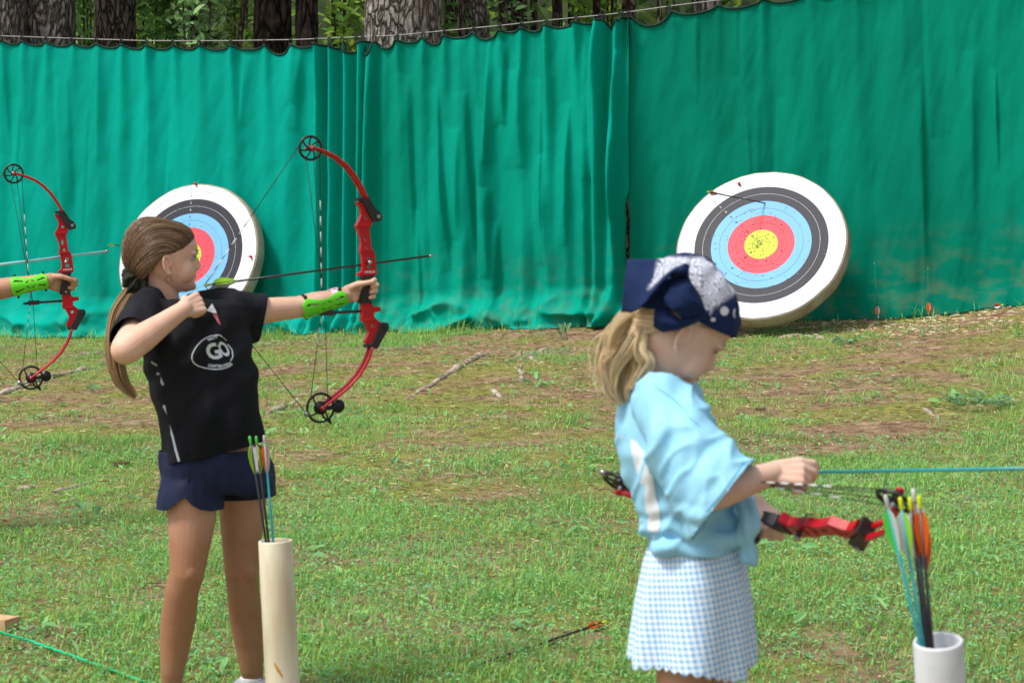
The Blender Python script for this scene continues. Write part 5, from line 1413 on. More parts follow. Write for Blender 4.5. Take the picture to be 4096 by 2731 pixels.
# black shirt
SHIRT = mat("shirt_black", (.017, .018, .025), .8, (.008, .009, .012), 4, .25, 14, .15)
mb = MB()
def rw(y, xl, xr, dep, Ya=7.13, Yb=7.30): return (P(xl * 1.7415, y * 1.7415, Ya), P(xr * 1.7415, y * 1.7415, Yb), dep)
loft(mb, [rw(688, 352, 538, .062), rw(700, 328, 560, .085), rw(725, 312, 570, .100), rw(770, 318, 566, .112), rw(800, 320, 566, .114), rw(850, 336, 574, .112), rw(900, 352, 581, .110), rw(960, 367, 590, .110), rw(1010, 370, 598, .112), rw(1060, 371, 605, .115), rw(1100, 371, 608, .116)], 2.5)
limb(mb, [(P(600, 1225, 7.16), .05), (nb - V((0, 0, .012)), .05), (P(900, 1215, 7.3), .05)])
sd = (relb - rsh).normalized()
limb(mb, [(P(585, 1255, 7.12), .058), (rsh.lerp(relb, .5) + V((.0, 0, -.006)), .060), (rsh.lerp(relb, .95) + V((.004, 0, -.012)), .061)])
ld = (lelb - lsh).normalized()
limb(mb, [(P(930, 1250, 7.28), .060), (P(1000, 1250, 7.32), .060), (P(1085, 1255, 7.37), .060)])
limb(mb, [(P(960, 1290, 7.30), .045), (P(1010, 1315, 7.34), .038)])
sh = fuse(mb, .0042, 6, SHIRT)
cut(sh, rsh.lerp(relb, .70), (sd + V((.25, 0, .30))).normalized(), relb, .135)
cut(sh, P(1050, 1250, 7.35), V((1, .25, -.22)), P(1090, 1255, 7.37), .11)
hemL = P(371 * 1.7415, 1069 * 1.7415, 7.1); hemR = P(607 * 1.7415, 1009 * 1.7415, 7.3); hv_ = (hemR - hemL); hemn = hv_.cross(V((0, 1, 0))).normalized()
if hemn.z > 0: hemn = -hemn
cut(sh, hemL, hemn)
# neck opening
cut(sh, P(655, 1236, 7.2), V((-.10, -.25, 1)), nb, .078)
def wr1(c):
    x, y = sxy(c); f = 0
    f += .013 * noise.noise(V((x * .010 + y * .004, y * .0035, 1.5))) + .006 * noise.noise(V((x * .022, y * .008, 4.5)))
    k = sstep(1500, 1800, y); f += .006 * k * math.sin(x * .05 + y * .006)
    t = (x - 700) * .7 + (y - 1330) * .75; f += .006 * math.exp(-((y - 1420) / 150) ** 2) * math.sin(t * .06)
    return f
wrinkle(sh, wr1)
shirt = cloth_obj("shirt", sh, SHIRT, girl)
PRINT = mat("print_white", (.80, .87, .93), .7, (.70, .78, .86), 30)
def px_ray(fx_, fy_):
    def f(v):
        x, y = fx_(v), fy_(v); return CAM, ray(x, y).normalized()
    return f
# crop 740..960 x 1320..1500 at 8.709 px per source pixel
def pc(x, y): return 740 + x / 8.709, 1320 + y / 8.709
lines = [[(960, 180), (830, 230), (700, 290), (560, 390), (430, 530), (330, 680), (255, 830), (235, 940), (255, 1060), (330, 1170), (470, 1250), (650, 1310), (850, 1345), (1080, 1365), (1300, 1345), (1480, 1295), (1600, 1230), (1655, 1180)],
         [(1480, 490), (1560, 580), (1640, 690), (1650, 800), (1670, 880), (1645, 980), (1580, 1070)], [(970, 220), (1040, 180), (1150, 170), (1230, 185), (1300, 240)], [(1330, 270), (1380, 290)], [(1400, 340), (1450, 350)]]
for ln in lines:
    vs = []; fs = []; w = 17 if len(ln) > 7 else 18; n = len(ln); dn_ = []
    for i in range(n - 1):
        for k in range(5): dn_.append(V((*[lerp(ln[i][q], ln[i + 1][q], k / 5) for q in range(2)], 0)))
    dn_.append(V((*ln[-1], 0)))
    for i, p in enumerate(dn_):
        t = (dn_[min(i + 1, len(dn_) - 1)] - dn_[max(i - 1, 0)]).normalized(); o = V((-t.y, t.x, 0)) * w
        vs += [p - o, p + o]
    fs = [(2 * i, 2 * i + 1, 2 * i + 3, 2 * i + 2) for i in range(len(dn_) - 1)]
    decal("shirt_print", sh, vs, fs, lambda v: (CAM, ray(*pc(v.x, v.y)).normalized()), PRINT, shirt, .004)
def letters(txt, size, x, y, rot, sx_=1.0, shear=0.0, bold=.02, parent=None, me=sh):
    vs, fs = subdiv_text(txt, size, size * bold); c, s = math.cos(R(rot)), math.sin(R(rot))
    def f(v):
        a = v.x * sx_ + v.y * shear; b = -v.y; return (CAM, ray(*pc(x + a * c - b * s, y + a * s + b * c)).normalized())
    return decal("shirt_print", me, vs, fs, f, PRINT, parent or shirt, .004)
letters("G", 770, 1010, 770, -14, .92, -.12, .035); letters("O", 730, 1365, 680, -14, .52, -.25, .035)
letters("SMILE IT", 120, 960, 290, -18, .85, 0, .03); letters("CHAPTER", 135, 1045, 1250, 4, .85, 0, .03); letters("CREEK", 135, 1470, 1205, -18, .85, 0, .03)
# side piping
PIPE = mat("piping_grey", (.45, .52, .58), .6)
def piping(pts, w):
    vs = []; fs = []; dn_ = []
    for a, b in zip(pts, pts[1:]):
        for k in range(6): dn_.append(V((lerp(a[0], b[0], k / 6), lerp(a[1], b[1], k / 6), 0)))
    dn_.append(V((*pts[-1], 0)))
    for i, p in enumerate(dn_):
        t = (dn_[min(i + 1, len(dn_) - 1)] - dn_[max(i - 1, 0)]).normalized(); o = V((-t.y, t.x, 0)) * w; vs += [p - o, p, p + o]
    for i in range(len(dn_) - 1): q = 3 * i; fs += [(q, q + 1, q + 4, q + 3), (q + 1, q + 2, q + 5, q + 4)]
    decal("piping", sh, vs, fs, lambda v: (CAM, ray(v.x, v.y).normalized()), PIPE, shirt, .004)
piping([(655, 1620), (668, 1680), (690, 1745), (703, 1800), (716, 1845)], 4.5)
piping([(630, 1490), (641, 1515), (653, 1540)], 5); piping([(575, 1442), (600, 1444), (628, 1462)], 3.5)
STIT = mat("stitch_dark", (.004, .004, .006), .9)
def stitch(me, pts, w, m, parent, toray):
    vs = []; fs = []; dn_ = []
    for a, b in zip(pts, pts[1:]):
        for k in range(10): dn_.append(V((lerp(a[0], b[0], k / 10), lerp(a[1], b[1], k / 10), 0)))
    dn_.append(V((*pts[-1], 0)))
    for i, p in enumerate(dn_):
        t = (dn_[min(i + 1, len(dn_) - 1)] - dn_[max(i - 1, 0)]).normalized(); o = V((-t.y, t.x, 0)) * w; vs += [p - o, p + o]
    fs = [(2 * i, 2 * i + 1, 2 * i + 3, 2 * i + 2) for i in range(len(dn_) - 1)]
    decal("hem_stitch", me, vs, fs, toray, m, parent, .0035)
SR = lambda v: (CAM, ray(v.x, v.y).normalized())
stitch(sh, [(660, 1835), (720, 1826), (800, 1806), (900, 1772), (1035, 1728)], 1.6, STIT, shirt, SR)
stitch(sh, [(1046, 1190), (1042, 1225), (1028, 1265), (1018, 1290)], 1.6, STIT, shirt, SR)
# badge at the neck
BADGE = mat("badge_white", (.70, .74, .82), .5, (.45, .48, .58), 60, lo=.45, hi=.55); BADR = mat("badge_red", (.65, .18, .20), .6)
mb = MB(); q = [P(x, y, 7.03) for x, y in [(848, 1214), (862, 1240), (866, 1252), (848, 1250), (828, 1242)]]; q2 = [p + V((0, .004, 0)) for p in q]
mb.rings([q, q2], BADGE); r1 = [P(x, y, 7.035) for x, y in [(866, 1252), (874, 1275), (882, 1300), (872, 1290), (850, 1256)]]; mb.rings([r1, [p + V((0, .003, 0)) for p in r1]], BADR)
mb.build("badge", BADGE, girl, smooth=False)
# navy shorts
NAVY = mat("shorts_navy", (.014, .022, .072), .7, (.010, .016, .052), 4, .3, 18, .25)
mb = MB()
loft(mb, [rw(1020, 375, 596, .10, 7.14, 7.30), rw(1070, 374, 612, .108, 7.13, 7.31), rw(1110, 378, 620, .108, 7.13, 7.32), rw(1128, 384, 618, .100, 7.13, 7.32)], 2.5)
limb(mb, [(P(772, 1930, 7.18), .098), (P(765, 2000, 7.17), .098), (P(765, 2080, 7.165), .098)], 26)
limb(mb, [(P(985, 1900, 7.33), .094), (P(985, 1980, 7.33), .094), (P(985, 2060, 7.33), .090)], 26)
so = fuse(mb, .0045, 5, NAVY)
cut(so, P(760, 2032, 7.17), V((0, 0, -1)), P(735, 2110, 7.17), .17); cut(so, P(985, 1986, 7.33), V((.06, 0, -1)), P(990, 2070, 7.33), .16)
cut(so, P(800, 1800, 7.2), V((0, 0, 1)))
co = get_co(so)
for i in range(len(co)):
    x, y = sxy(V(co[i]))
    if x < 880:
        k = sstep(1900, 2025, y); hem = interp(x, [(640, 2030), (668, 2026), (700, 1998), (742, 1970), (765, 1998), (800, 2020), (850, 2030), (900, 2028)]); co[i, 2] += (2030 - hem) / F * co[i, 1] * k
        near = max(0, min(1, (7.22 - co[i, 1]) / .08)); 
set_co(so, co)
wrinkle(so, lambda c: .007 * noise.noise(V((c.x * 16, c.y * 10, c.z * 9))) + .004 * noise.noise(V((c.x * 40, c.y * 20, c.z * 14))))
shorts = cloth_obj("shorts", so, NAVY, girl)
SEAM = mat("seam_navy", (.010, .016, .05), .8)
bvs = bvh_of(so); mb = MB(); pts = []
for x, y in [(752, 1860), (754, 1900), (752, 1940), (744, 1968)]:
    h = bvs.ray_cast(CAM, ray(x, y).normalized())
    if h[0] is not None: pts.append(h[0])
if len(pts) > 1: mb.tube(pts, .003, SEAM, 6); mb.build("side_seam", SEAM, shorts)
# socks and shoes
SOCK = mat("sock_white", (.78, .78, .80), .85, (.70, .70, .72), 40, .3, 120); SHOE = mat("shoe_grey", (.35, .36, .40), .6); SOLE = mat("shoe_sole", (.75, .75, .74), .6)
for an in (ra_, la_):
    mb = MB(); z = P(0, 2706, an.y).z if an is la_ else .02
    mb.rings([[V((an.x + (.038 + k[1]) * math.cos(t), an.y + (.038 + k[1]) * math.sin(t), k[0])) for t in np.linspace(0, 6.283, 28, endpoint=False)] for k in ((-.03, 0), (z - .02, .0), (z - .004, .002), (z, .001), (z, -.004))], SOCK); mb.build("sock", SOCK, girl)
    fd = V((.9, -.45, 0)).normalized(); mb = MB(); base = V((an.x, an.y, -.06))
    limb(mb, [(base - fd * .03 + V((0, 0, .042)), .040), (base + fd * .05 + V((0, 0, .042)), .042), (base + fd * .15 + V((0, 0, .032)), .034)])
    me = fuse(mb, .006, 4, SHOE); co = get_co(me); co[:, 2] = np.maximum(co[:, 2], -.042); set_co(me, co); s_ = link("shoe", me, girl)
    mb = MB(); mb.rings([[base + fd * (.055 + .125 * math.cos(t)) * 1.0 + fd.cross(V((0, 0, 1))) * .046 * math.sin(t) + V((0, 0, z_)) for t in np.linspace(0, 6.283, 30, endpoint=False)] for z_ in (.002, .02)], SOLE); mb.build("sole", SOLE, s_)
# arm guard and bands on the bow arm
A0 = lelb.lerp(lwri, .02); B0 = lelb.lerp(lwri, .93)
arm_guard(girl, A0 + V((0, 0, -.002)), B0, .0345, .0245, V((-.1, -1, -.50)), 1.15)
BAND = mat("band_patterned", (.80, .76, .80), .7, (.55, .10, .25), 130, lo=.42, hi=.50)
mb = MB(); band(mb, lelb.lerp(lwri, .76) + V((0, 0, .0015)), lwri - lelb, .0262, BAND, .014, .0016); mb.build("wristband", BAND, girl)
# ================================================================== girl in the bandana
SKIN2 = skin_mat("skin_bandana_girl", (.76, .52, .41), (.55, .30, .20), .50, .80)
Y2 = 4.84
girl2 = empty("person", (P(2790, 2000, Y2).x, Y2, G(.35, Y2)), "younger girl in light blue shirt and gingham skirt looking down, navy bandana on blond hair", "person", "archers on the shooting line")
fx2 = V((math.cos(R(14)) * math.cos(R(35)), math.sin(R(14)) * math.cos(R(35)), -math.sin(R(35)))).normalized()
HC = P(2722, 1316, 4.86); up2 = V((math.sin(R(35)) * math.cos(R(14)), math.sin(R(35)) * math.sin(R(14)), math.cos(R(35))))
HM = frame(HC, fx2, up2) @ Matrix.Diagonal((1.12, 1.10, 1.12, 1)); HM2 = HM
mb = MB(); head_prims(mb, HM)
nb2 = P(2640, 1560, 4.86); rsh2 = P(2645, 1610, 4.76); lsh2 = P(2700, 1620, 4.98)
relb2 = P(2815, 1985, 4.66); rwri2 = P(3085, 1893, 4.74); lelb2 = P(2850, 2020, 5.00); lwri2 = P(3015, 2015, 4.93)
limb(mb, [(HM @ V((-.030, 0, -.040)), .052), (P(2660, 1470, 4.86), .048), (nb2, .050)])
limb(mb, [(rsh2, .034), (nb2, .036), (lsh2, .034)])
loft(mb, [(P(2545, 1650, 4.84), P(2730, 1640, 4.86), .07), (P(2570, 1850, 4.84), P(2800, 1850, 4.86), .07), (P(2650, 2100, 4.84), P(2910, 2100, 4.86), .068), (P(2650, 2300, 4.84), P(2910, 2300, 4.86), .075)])
limb(mb, [(rsh2, .036), (rsh2.lerp(relb2, .5), .036), (relb2, .034), (relb2.lerp(rwri2, .35), .034), (relb2.lerp(rwri2, .7), .028), (rwri2, .0235)])
limb(mb, [(lsh2, .042), (lsh2.lerp(lelb2, .5), .036), (lelb2, .033), (lelb2.lerp(lwri2, .4), .030), (lwri2, .023)])
gz = G(.35, Y2)
for hx, yy in ((2735, 4.83), (2835, 4.91)):
    h = P(hx, 2350, yy); k = V((h.x + .005, yy - .01, .33)); a = V((h.x - .015, yy + .02, gz + .07))
    limb(mb, [(h, .056), (P(hx, 2620, yy), .058), (V(k) + V((0, 0, .06)), .052), (k, .047), (k.lerp(a, .35), .048), (k.lerp(a, .7), .036), (a, .029)], 22)
    limb(mb, [(a - V((0, 0, .04)), .028), (V((a.x + .09, a.y - .03, gz + .03)), .024), (V((a.x + .13, a.y - .04, gz + .025)), .018)])
hand_prims(mb, rwri2, V((.97, .08, .02)), V((-.05, .80, -.60)), [(20, 40, 38), (34, 48, 36), (50, 60, 34), (60, 66, 36)],
           dict(side=(.1, .55, .8), dirs=[(.80, .52, .18), (.92, .42, -.12), (.95, .30, -.25)]), 1.0, 1.02, .01)
gp2 = G2.copy()
hand_prims(mb, lwri2, (gp2 + V((-.012, .01, .004)) - lwri2), V((.10, -.15, -1)), [(22, 62, 46), (26, 70, 50), (28, 72, 50), (32, 72, 50)],
           dict(side=(.5, -.8, .1), dirs=[(.7, .35, .6), (.85, .5, .1), (.7, .7, -.2)]), .98, 1.0, .02)
body2 = fuse(mb, .0029, 7, SKIN2); carve_head(body2, HM); link("body", body2, girl2)
BROW2 = mat("brow_blond", (.30, .20, .11), .8); face_parts(girl2, HM, BROW2, closed=True)
mb = MB(); mb.ell(HM @ V((.0765, 0, -.0565)), (.006, .012, .006), mat("lips_pink", (.50, .20, .17), .5), None, 12, 8); mb.build("lips", MATS["lips_pink"], girl2)
bvb = bvh_of(body2)
H2 = hair_mat("hair_blond", (.36, .24, .11), (.66, .50, .28), (.90, .80, .58)); H2U = mat("hair_blond_under", (.30, .21, .11), .6, (.20, .13, .07), 60, .3, 300)
TIE2 = P(2545, 1300, 4.86); td2 = HM.inverted() @ TIE2
hair_cap(3600, hl1, td2, H2, girl2, .0012, back_puff=.003, base=.001, tie=TIE2, seed=9)
under(hl1, td2, H2U, girl2, .002, .002)
tail("ponytail", [P(2570, 1270, 4.86), P(2540, 1300, 4.85), P(2505, 1360, 4.84), P(2488, 1430, 4.84), P(2478, 1500, 4.84), P(2482, 1560, 4.84), P(2505, 1610, 4.84)],
     [(0, .028), (.15, .040), (.4, .042), (.6, .039), (.8, .034), (1, .020)], 2300, H2, girl2, .0009, 15, 1.0, 30, 1.3)
tail("loose_hair", [P(2530, 1280, 4.86), P(2460, 1350, 4.85), P(2420, 1430, 4.84), P(2430, 1510, 4.84), P(2450, 1590, 4.84)], [(0, .02), (.5, .030), (1, .025)], 90, H2, girl2, .0008, 35, 1.2, 28, 2.0)
tail("loose_hair", [P(2570, 1310, 4.80), P(2560, 1400, 4.79), P(2590, 1450, 4.79), P(2565, 1500, 4.80), P(2530, 1560, 4.80)], [(0, .012), (.5, .014), (1, .010)], 160, H2, girl2, .0016, 25, .8, 26, 1.0)

# bandana: cap over the skull
def bandana_mat():
    m = bpy.data.materials.new("bandana_cloth"); m.use_nodes = True; N = m.node_tree.nodes; L = m.node_tree.links
    b = N["Principled BSDF"]; b.inputs['Roughness'].default_value = .8; b.inputs['Specular IOR Level'].default_value = .15
    uv = N.new("ShaderNodeUVMap"); uv.uv_map = "pattern"; sp = N.new("ShaderNodeSeparateXYZ"); L.new(uv.outputs[0], sp.inputs[0])
    tc = N.new("ShaderNodeTexCoord")
    # paisley: swirling white lines on the navy
    w = N.new("ShaderNodeTexVoronoi"); w.inputs['Scale'].default_value = 42; w.feature = 'F1'; n0 = N.new("ShaderNodeTexNoise"); n0.inputs['Scale'].default_value = 22; n0.inputs['Detail'].default_value = 3
    L.new(tc.outputs['Object'], n0.inputs['Vector']); ad = N.new("ShaderNodeMix"); ad.data_type = 'RGBA'; ad.blend_type = 'ADD'; ad.inputs[0].default_value = .06
    L.new(tc.outputs['Object'], ad.inputs[6]); L.new(n0.outputs['Color'], ad.inputs[7]); L.new(ad.outputs[2], w.inputs['Vector'])
    s = N.new("ShaderNodeMath"); s.operation = 'SINE'; mu = N.new("ShaderNodeMath"); mu.operation = 'MULTIPLY'; mu.inputs[1].default_value = 34; L.new(w.outputs['Distance'], mu.inputs[0]); L.new(mu.outputs[0], s.inputs[0])
    r_ = N.new("ShaderNodeMapRange"); r_.inputs[1].default_value = -.75; r_.inputs[2].default_value = .35; r_.inputs[3].default_value = .25; r_.inputs[4].default_value = 1; L.new(s.outputs[0], r_.inputs[0])
    f = N.new("ShaderNodeMath"); f.operation = 'MULTIPLY'; L.new(r_.outputs[0], f.inputs[0]); L.new(sp.outputs['X'], f.inputs[1])
    mx = N.new("ShaderNodeMix"); mx.data_type = 'RGBA'; L.new(f.outputs[0], mx.inputs[0]); mx.inputs[6].default_value = (.010, .024, .085, 1); mx.inputs[7].default_value = (.74, .77, .90, 1)
    L.new(mx.outputs[2], b.inputs['Base Color'])
    n = N.new("ShaderNodeTexNoise"); n.inputs['Scale'].default_value = 400; bp = N.new("ShaderNodeBump"); bp.inputs['Strength'].default_value = .2; bp.inputs['Distance'].default_value = .002
    L.new(tc.outputs['Object'], n.inputs['Vector']); L.new(n.outputs['Fac'], bp.inputs['Height']); L.new(bp.outputs[0], b.inputs['Normal'])
    return m
BAND_M = bandana_mat()
def sheet(name, rows, uvf, m, parent, thick=.0016, wr=.0):
    """rows: grid of world points"""
    vs = [p for r_ in rows for p in r_]; n = len(rows[0]); fs = []
    for i in range(len(rows) - 1):
        for j in range(n - 1): a = i * n + j; fs.append((a, a + 1, a + n + 1, a + n))
    if wr: vs = [p + V((noise.noise(p * 30), noise.noise(p * 30 + V((5, 0, 0))) * 1.2, noise.noise(p * 30 + V((0, 9, 0))))) * wr for p in vs]
    me = bpy.data.meshes.new(name); me.from_pydata(vs, [], fs); ul = me.uv_layers.new(name="pattern")
    col = [uvf(p) for p in vs]; li = np.empty(len(me.loops), dtype=np.int32); me.loops.foreach_get('vertex_index', li)
    ul.data.foreach_set('uv', np.array([(c, 0) for c in col], dtype=np.float32)[li].ravel())
    me.polygons.foreach_set('use_smooth', [True] * len(fs)); me.materials.append(m); o = link(name, me, parent)
    s_ = o.modifiers.new("t", 'SOLIDIFY'); s_.thickness = thick; s_.offset = 1; return o
def inpoly(x, y, poly):
    c = False; j = len(poly) - 1
    for i in range(len(poly)):
        if (poly[i][1] > y) != (poly[j][1] > y) and x < (poly[j][0] - poly[i][0]) * (y - poly[i][1]) / (poly[j][1] - poly[i][1]) + poly[i][0]: c = not c
        j = i
    return c
def k6(x, y): return (2350 + x * .5102, 1000 + y * .5102)
def polydist(x, y, poly):
    d = 1e9
    for a, b in zip(poly, poly[1:] + poly[:1]):
        ax, ay = a; bx, by = b; t = max(0, min(1, ((x - ax) * (bx - ax) + (y - ay) * (by - ay)) / ((bx - ax) ** 2 + (by - ay) ** 2 + 1e-9)))
        d = min(d, math.hypot(x - ax - t * (bx - ax), y - ay - t * (by - ay)))
    return d
WHITE_ZONE = [k6(*p) for p in [(556, 60), (720, 60), (900, 60), (1000, 130), (1155, 320), (1150, 345), (1010, 440), (950, 505), (925, 480), (880, 370), (800, 250), (780, 120), (680, 140), (600, 200), (500, 300), (470, 320), (520, 220)]]
def zone(p):
    x, y = sxy(p); d = polydist(x, y, WHITE_ZONE); return max(0, min(1, .5 + (d if inpoly(x, y, WHITE_ZONE) else -d) / 8))
NU, NV = 72, 30; rows = []; cc = HM @ V((-.012, 0, .006))
for i in range(NU + 1):
    a = 2 * math.pi * i / NU; row = []
    for j in range(NV + 1):
        t = j / NV; th_ = t * (1.42 - .20 * max(0, math.cos(a)) ** 2 + -.55 * min(0, math.cos(a) + .2))        # from the crown down to the rim
        d = V((math.sin(th_) * math.cos(a), math.sin(th_) * math.sin(a), math.cos(th_)))
        o = cc; dw = (HM.to_3x3() @ d).normalized(); h = bvb.ray_cast(o + dw * .3, -dw); p = h[0] if h[0] is not None else o + dw * .1
        pf = .0145 + .020 * sstep(.75, .0, t) * (.6 - .4 * math.cos(a)) + .0035 * noise.noise(p * 40) + .003 * math.sin(a * 9 + t * 3) * (1 - t)
        row.append(p + (p - cc).normalized() * pf)
    rows.append(row)
band_o = sheet("bandana", rows, zone, BAND_M, girl2)
# dots on the front rim
DOTM = mat("dot_white", (.75, .78, .90), .8); bvc = BVHTree.FromPolygons([v.co for v in band_o.data.vertices], [p.vertices for p in band_o.data.polygons])
for x, y, rx, ry in ((1074, 478, 33, 36), (1160, 495, 18, 38), (985, 545, 20, 16)):
    vs = [V((x, y, 0))] + [V((x + rx * math.cos(t), y + ry * math.sin(t), 0)) for t in np.linspace(0, 6.283, 18, endpoint=False)]; W = []
    for v in vs:
        h = bvc.ray_cast(CAM, ray(*k6(v.x, v.y)).normalized()); W.append(h[0] - ray(*k6(v.x, v.y)).normalized() * .004 if h[0] is not None else None)
    if all(w is not None for w in W):
        mb = MB(); mb.add(W, [(0, 1 + i, 1 + (i + 1) % 18) for i in range(18)], DOTM); mb.build("dot", DOTM, band_o)
NAVYB = mat("bandana_navy", (.011, .027, .095), .8, (.008, .018, .065), 8, .3, 60, .12)
def patch(name, top, bot, Yf, m, zonef, nu=24, nv=16, wr=.002):
    """sheet between two edge lines (photo pixels in the zoomed head view), each with depths"""
    rows = []
    def samp(l, t):
        x = t * (len(l) - 1); i = min(int(x), len(l) - 2); f = x - i; return [lerp(l[i][q], l[i + 1][q], f) for q in range(3)]
    for i in range(nu + 1):
        a = samp(top, i / nu); b = samp(bot, i / nu); row = []
        for j in range(nv + 1):
            t = j / nv; x, y, Y = lerp(a[0], b[0], t), lerp(a[1], b[1], t), lerp(a[2], b[2], t) + Yf(i / nu, t); row.append(P(*k6(x, y), Y))
        rows.append(row)
    return sheet(name, rows, zonef, m, girl2, .0014, wr)
# big upper flap of the knot
patch("bandana_flap", [(310, 74, 4.80), (430, 76, 4.79), (556, 70, 4.79), (680, 82, 4.80), (800, 105, 4.81)], [(268, 486, 4.80), (340, 494, 4.77), (430, 440, 4.74), (560, 300, 4.74), (700, 190, 4.76)], lambda u, v: -.018 * math.sin(math.pi * v) * (1 - u), BAND_M, zone)
# folded roll and the right-hand loop
patch("bandana_fold", [(500, 330, 4.75), (600, 215, 4.735), (700, 140, 4.735), (770, 105, 4.74), (805, 130, 4.75)], [(440, 430, 4.77), (560, 300, 4.76), (640, 200, 4.75), (700, 230, 4.745), (770, 210, 4.75)], lambda u, v: -.020 * math.sin(math.pi * v), NAVYB, lambda p: 0)
patch("bandana_loop", [(790, 150, 4.765), (700, 230, 4.745), (640, 290, 4.735), (595, 370, 4.735), (600, 410, 4.74)], [(800, 230, 4.76), (880, 340, 4.745), (935, 480, 4.735), (860, 515, 4.735), (740, 535, 4.74)], lambda u, v: -.022 * math.sin(math.pi * v), NAVYB, lambda p: 0)
patch("bandana_knot_tail", [(530, 455, 4.77), (600, 465, 4.765), (720, 540, 4.76), (880, 500, 4.755), (960, 480, 4.765)], [(520, 600, 4.78), (590, 640, 4.765), (680, 630, 4.76), (820, 580, 4.755), (950, 520, 4.765)], lambda u, v: -.018 * math.sin(math.pi * v), NAVYB, lambda p: 0)
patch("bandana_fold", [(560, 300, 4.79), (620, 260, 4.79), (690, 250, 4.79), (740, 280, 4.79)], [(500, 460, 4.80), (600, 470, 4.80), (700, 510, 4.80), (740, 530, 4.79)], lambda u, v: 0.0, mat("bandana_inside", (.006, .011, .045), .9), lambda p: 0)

# light blue shirt
BLUE = mat("shirt_blue", (.34, .69, .92), .8, (.29, .63, .88), 5, .2, 20, .12)
def k7(x, y): return (2350 + x * .6575, 1700 + y * .6575)
mb = MB()
def rw2(y, xl, xr, dep): return (P(xl, y, 4.83), P(xr, y, 4.89), dep)
loft(mb, [rw2(1536, 2572, 2708, .056), rw2(1556, 2545, 2738, .080), rw2(1590, 2524, 2760, .094), rw2(1650, 2512, 2780, .100), rw2(1733, 2508, 2800, .104), rw2(1815, 2506, 2832, .107), rw2(1890, 2526, 2862, .104), rw2(1960, 2550, 2892, .100), rw2(2040, 2576, 2925, .097), rw2(2100, 2594, 2948, .095), rw2(2150, 2608, 2958, .094), rw2(2200, 2622, 2955, .093), rw2(2225, 2626, 2952, .093)], 2.5)
limb(mb, [(P(2600, 1612, 4.80), .040), (P(2700, 1618, 4.80), .040), (P(2700, 1618, 4.92), .040)])
sd2 = (relb2 - rsh2).normalized()
limb(mb, [(P(2700, 1620, 4.96), .055), (P(2800, 1850, 5.00), .07)])
limb(mb, [(P(2650, 2165, 4.82), .024), (P(2690, 2190, 4.79), .028), (P(2800, 2190, 4.775), .028), (P(2910, 2160, 4.79), .024)])
limb(mb, [(P(2650, 1610, 4.79), .060), (P(2700, 1700, 4.76), .070)])
sh2 = fuse(mb, .0045, 7, BLUE)
mb = MB(); limb(mb, [(P(2650, 1612, 4.78), .055), (P(2722, 1765, 4.73), .068), (P(2805, 1900, 4.71), .083), (P(2888, 1990, 4.69), .092)], 26); slv = fuse(mb, .0045, 5, BLUE)
cufA = P(3001, 1858, 4.70); cufB = P(2838, 2068, 4.70); cn = (cufA - cufB).cross(V((0, 1, 0))).normalized()
if cn.x < 0: cn = -cn
cut(slv, cufA, (cn + V((0, -.18, 0))).normalized())
cut(sh2, P(2700, 2212, 4.8), V((.05, 0, -1)), None, None)
cut(sh2, P(2640, 1520, 4.84), V((.25, -.15, 1)), P(2640, 1490, 4.85), .07)
bmj = bmesh.new(); bmj.from_mesh(sh2); bmj.from_mesh(slv); bmj.to_mesh(sh2); bmj.free()
def wr2(c):
    x, y = sxy(c); f = 0
    r1_ = 1 - abs(noise.noise(V((x * .009 + y * .006, y * .006 - x * .003, 8.5 + c.y * 4)))); f += .007 * r1_ ** 5; f += .006 * noise.noise(V((x * .007 + y * .002, y * .004, 1.5 + c.y * 6))) + .003 * noise.noise(V((x * .02, y * .011, 4.5)))
    k = sstep(1980, 2120, y); t = y + (x - 2600) * -.10; f += .005 * k * math.sin(t * .075 + 2 * noise.noise(V((x * .008, 0, 0))))
    # drag lines from the armpit across the back
    g = math.exp(-((x - 2640) / 110) ** 2) * sstep(1600, 1750, y) * (1 - sstep(1950, 2050, y)); f += .008 * g * math.sin(x * .055 + y * .008)
    q = math.exp(-((x - 2835) / 120) ** 2) * sstep(1650, 1800, y); f += .004 * q * math.sin((x + y) * .035)
    return f
wrinkle(sh2, wr2)
shirt2 = cloth_obj("shirt", sh2, BLUE, girl2)
STB = mat("stitch_blue", (.14, .40, .62), .9)
stitch(sh2, [(2978, 1846), (2940, 1900), (2890, 1970), (2825, 2046)], 2.2, STB, shirt2, SR)
stitch(sh2, [(2620, 1545), (2700, 1600), (2770, 1680), (2840, 1740)], 1.6, STB, shirt2, SR)
# pale ring printed on the back, seen edge on
PR2 = mat("back_print_white", (.78, .84, .90), .75, (.70, .77, .84), 20)
def decal_poly(lines, w, m, nm):
    for ln in lines:
        dn_ = []; ww = []
        for a, b in zip(ln, ln[1:]):
            for k in range(6): dn_.append(V((lerp(a[0], b[0], k / 6), lerp(a[1], b[1], k / 6), 0))); ww.append(lerp(a[2], b[2], k / 6))
        dn_.append(V((ln[-1][0], ln[-1][1], 0))); ww.append(ln[-1][2]); vs = []; n = 7
        for i, p in enumerate(dn_):
            for j in range(n): vs.append(p + V(((j / (n - 1) - .5) * 2 * ww[i], 0, 0)))
        fs = [(i * n + j, i * n + j + 1, (i + 1) * n + j + 1, (i + 1) * n + j) for i in range(len(dn_) - 1) for j in range(n - 1)]
        decal(nm, sh2, vs, fs, lambda v: (CAM, ray(*k7(v.x, v.y)).normalized()), m, shirt2, .005)
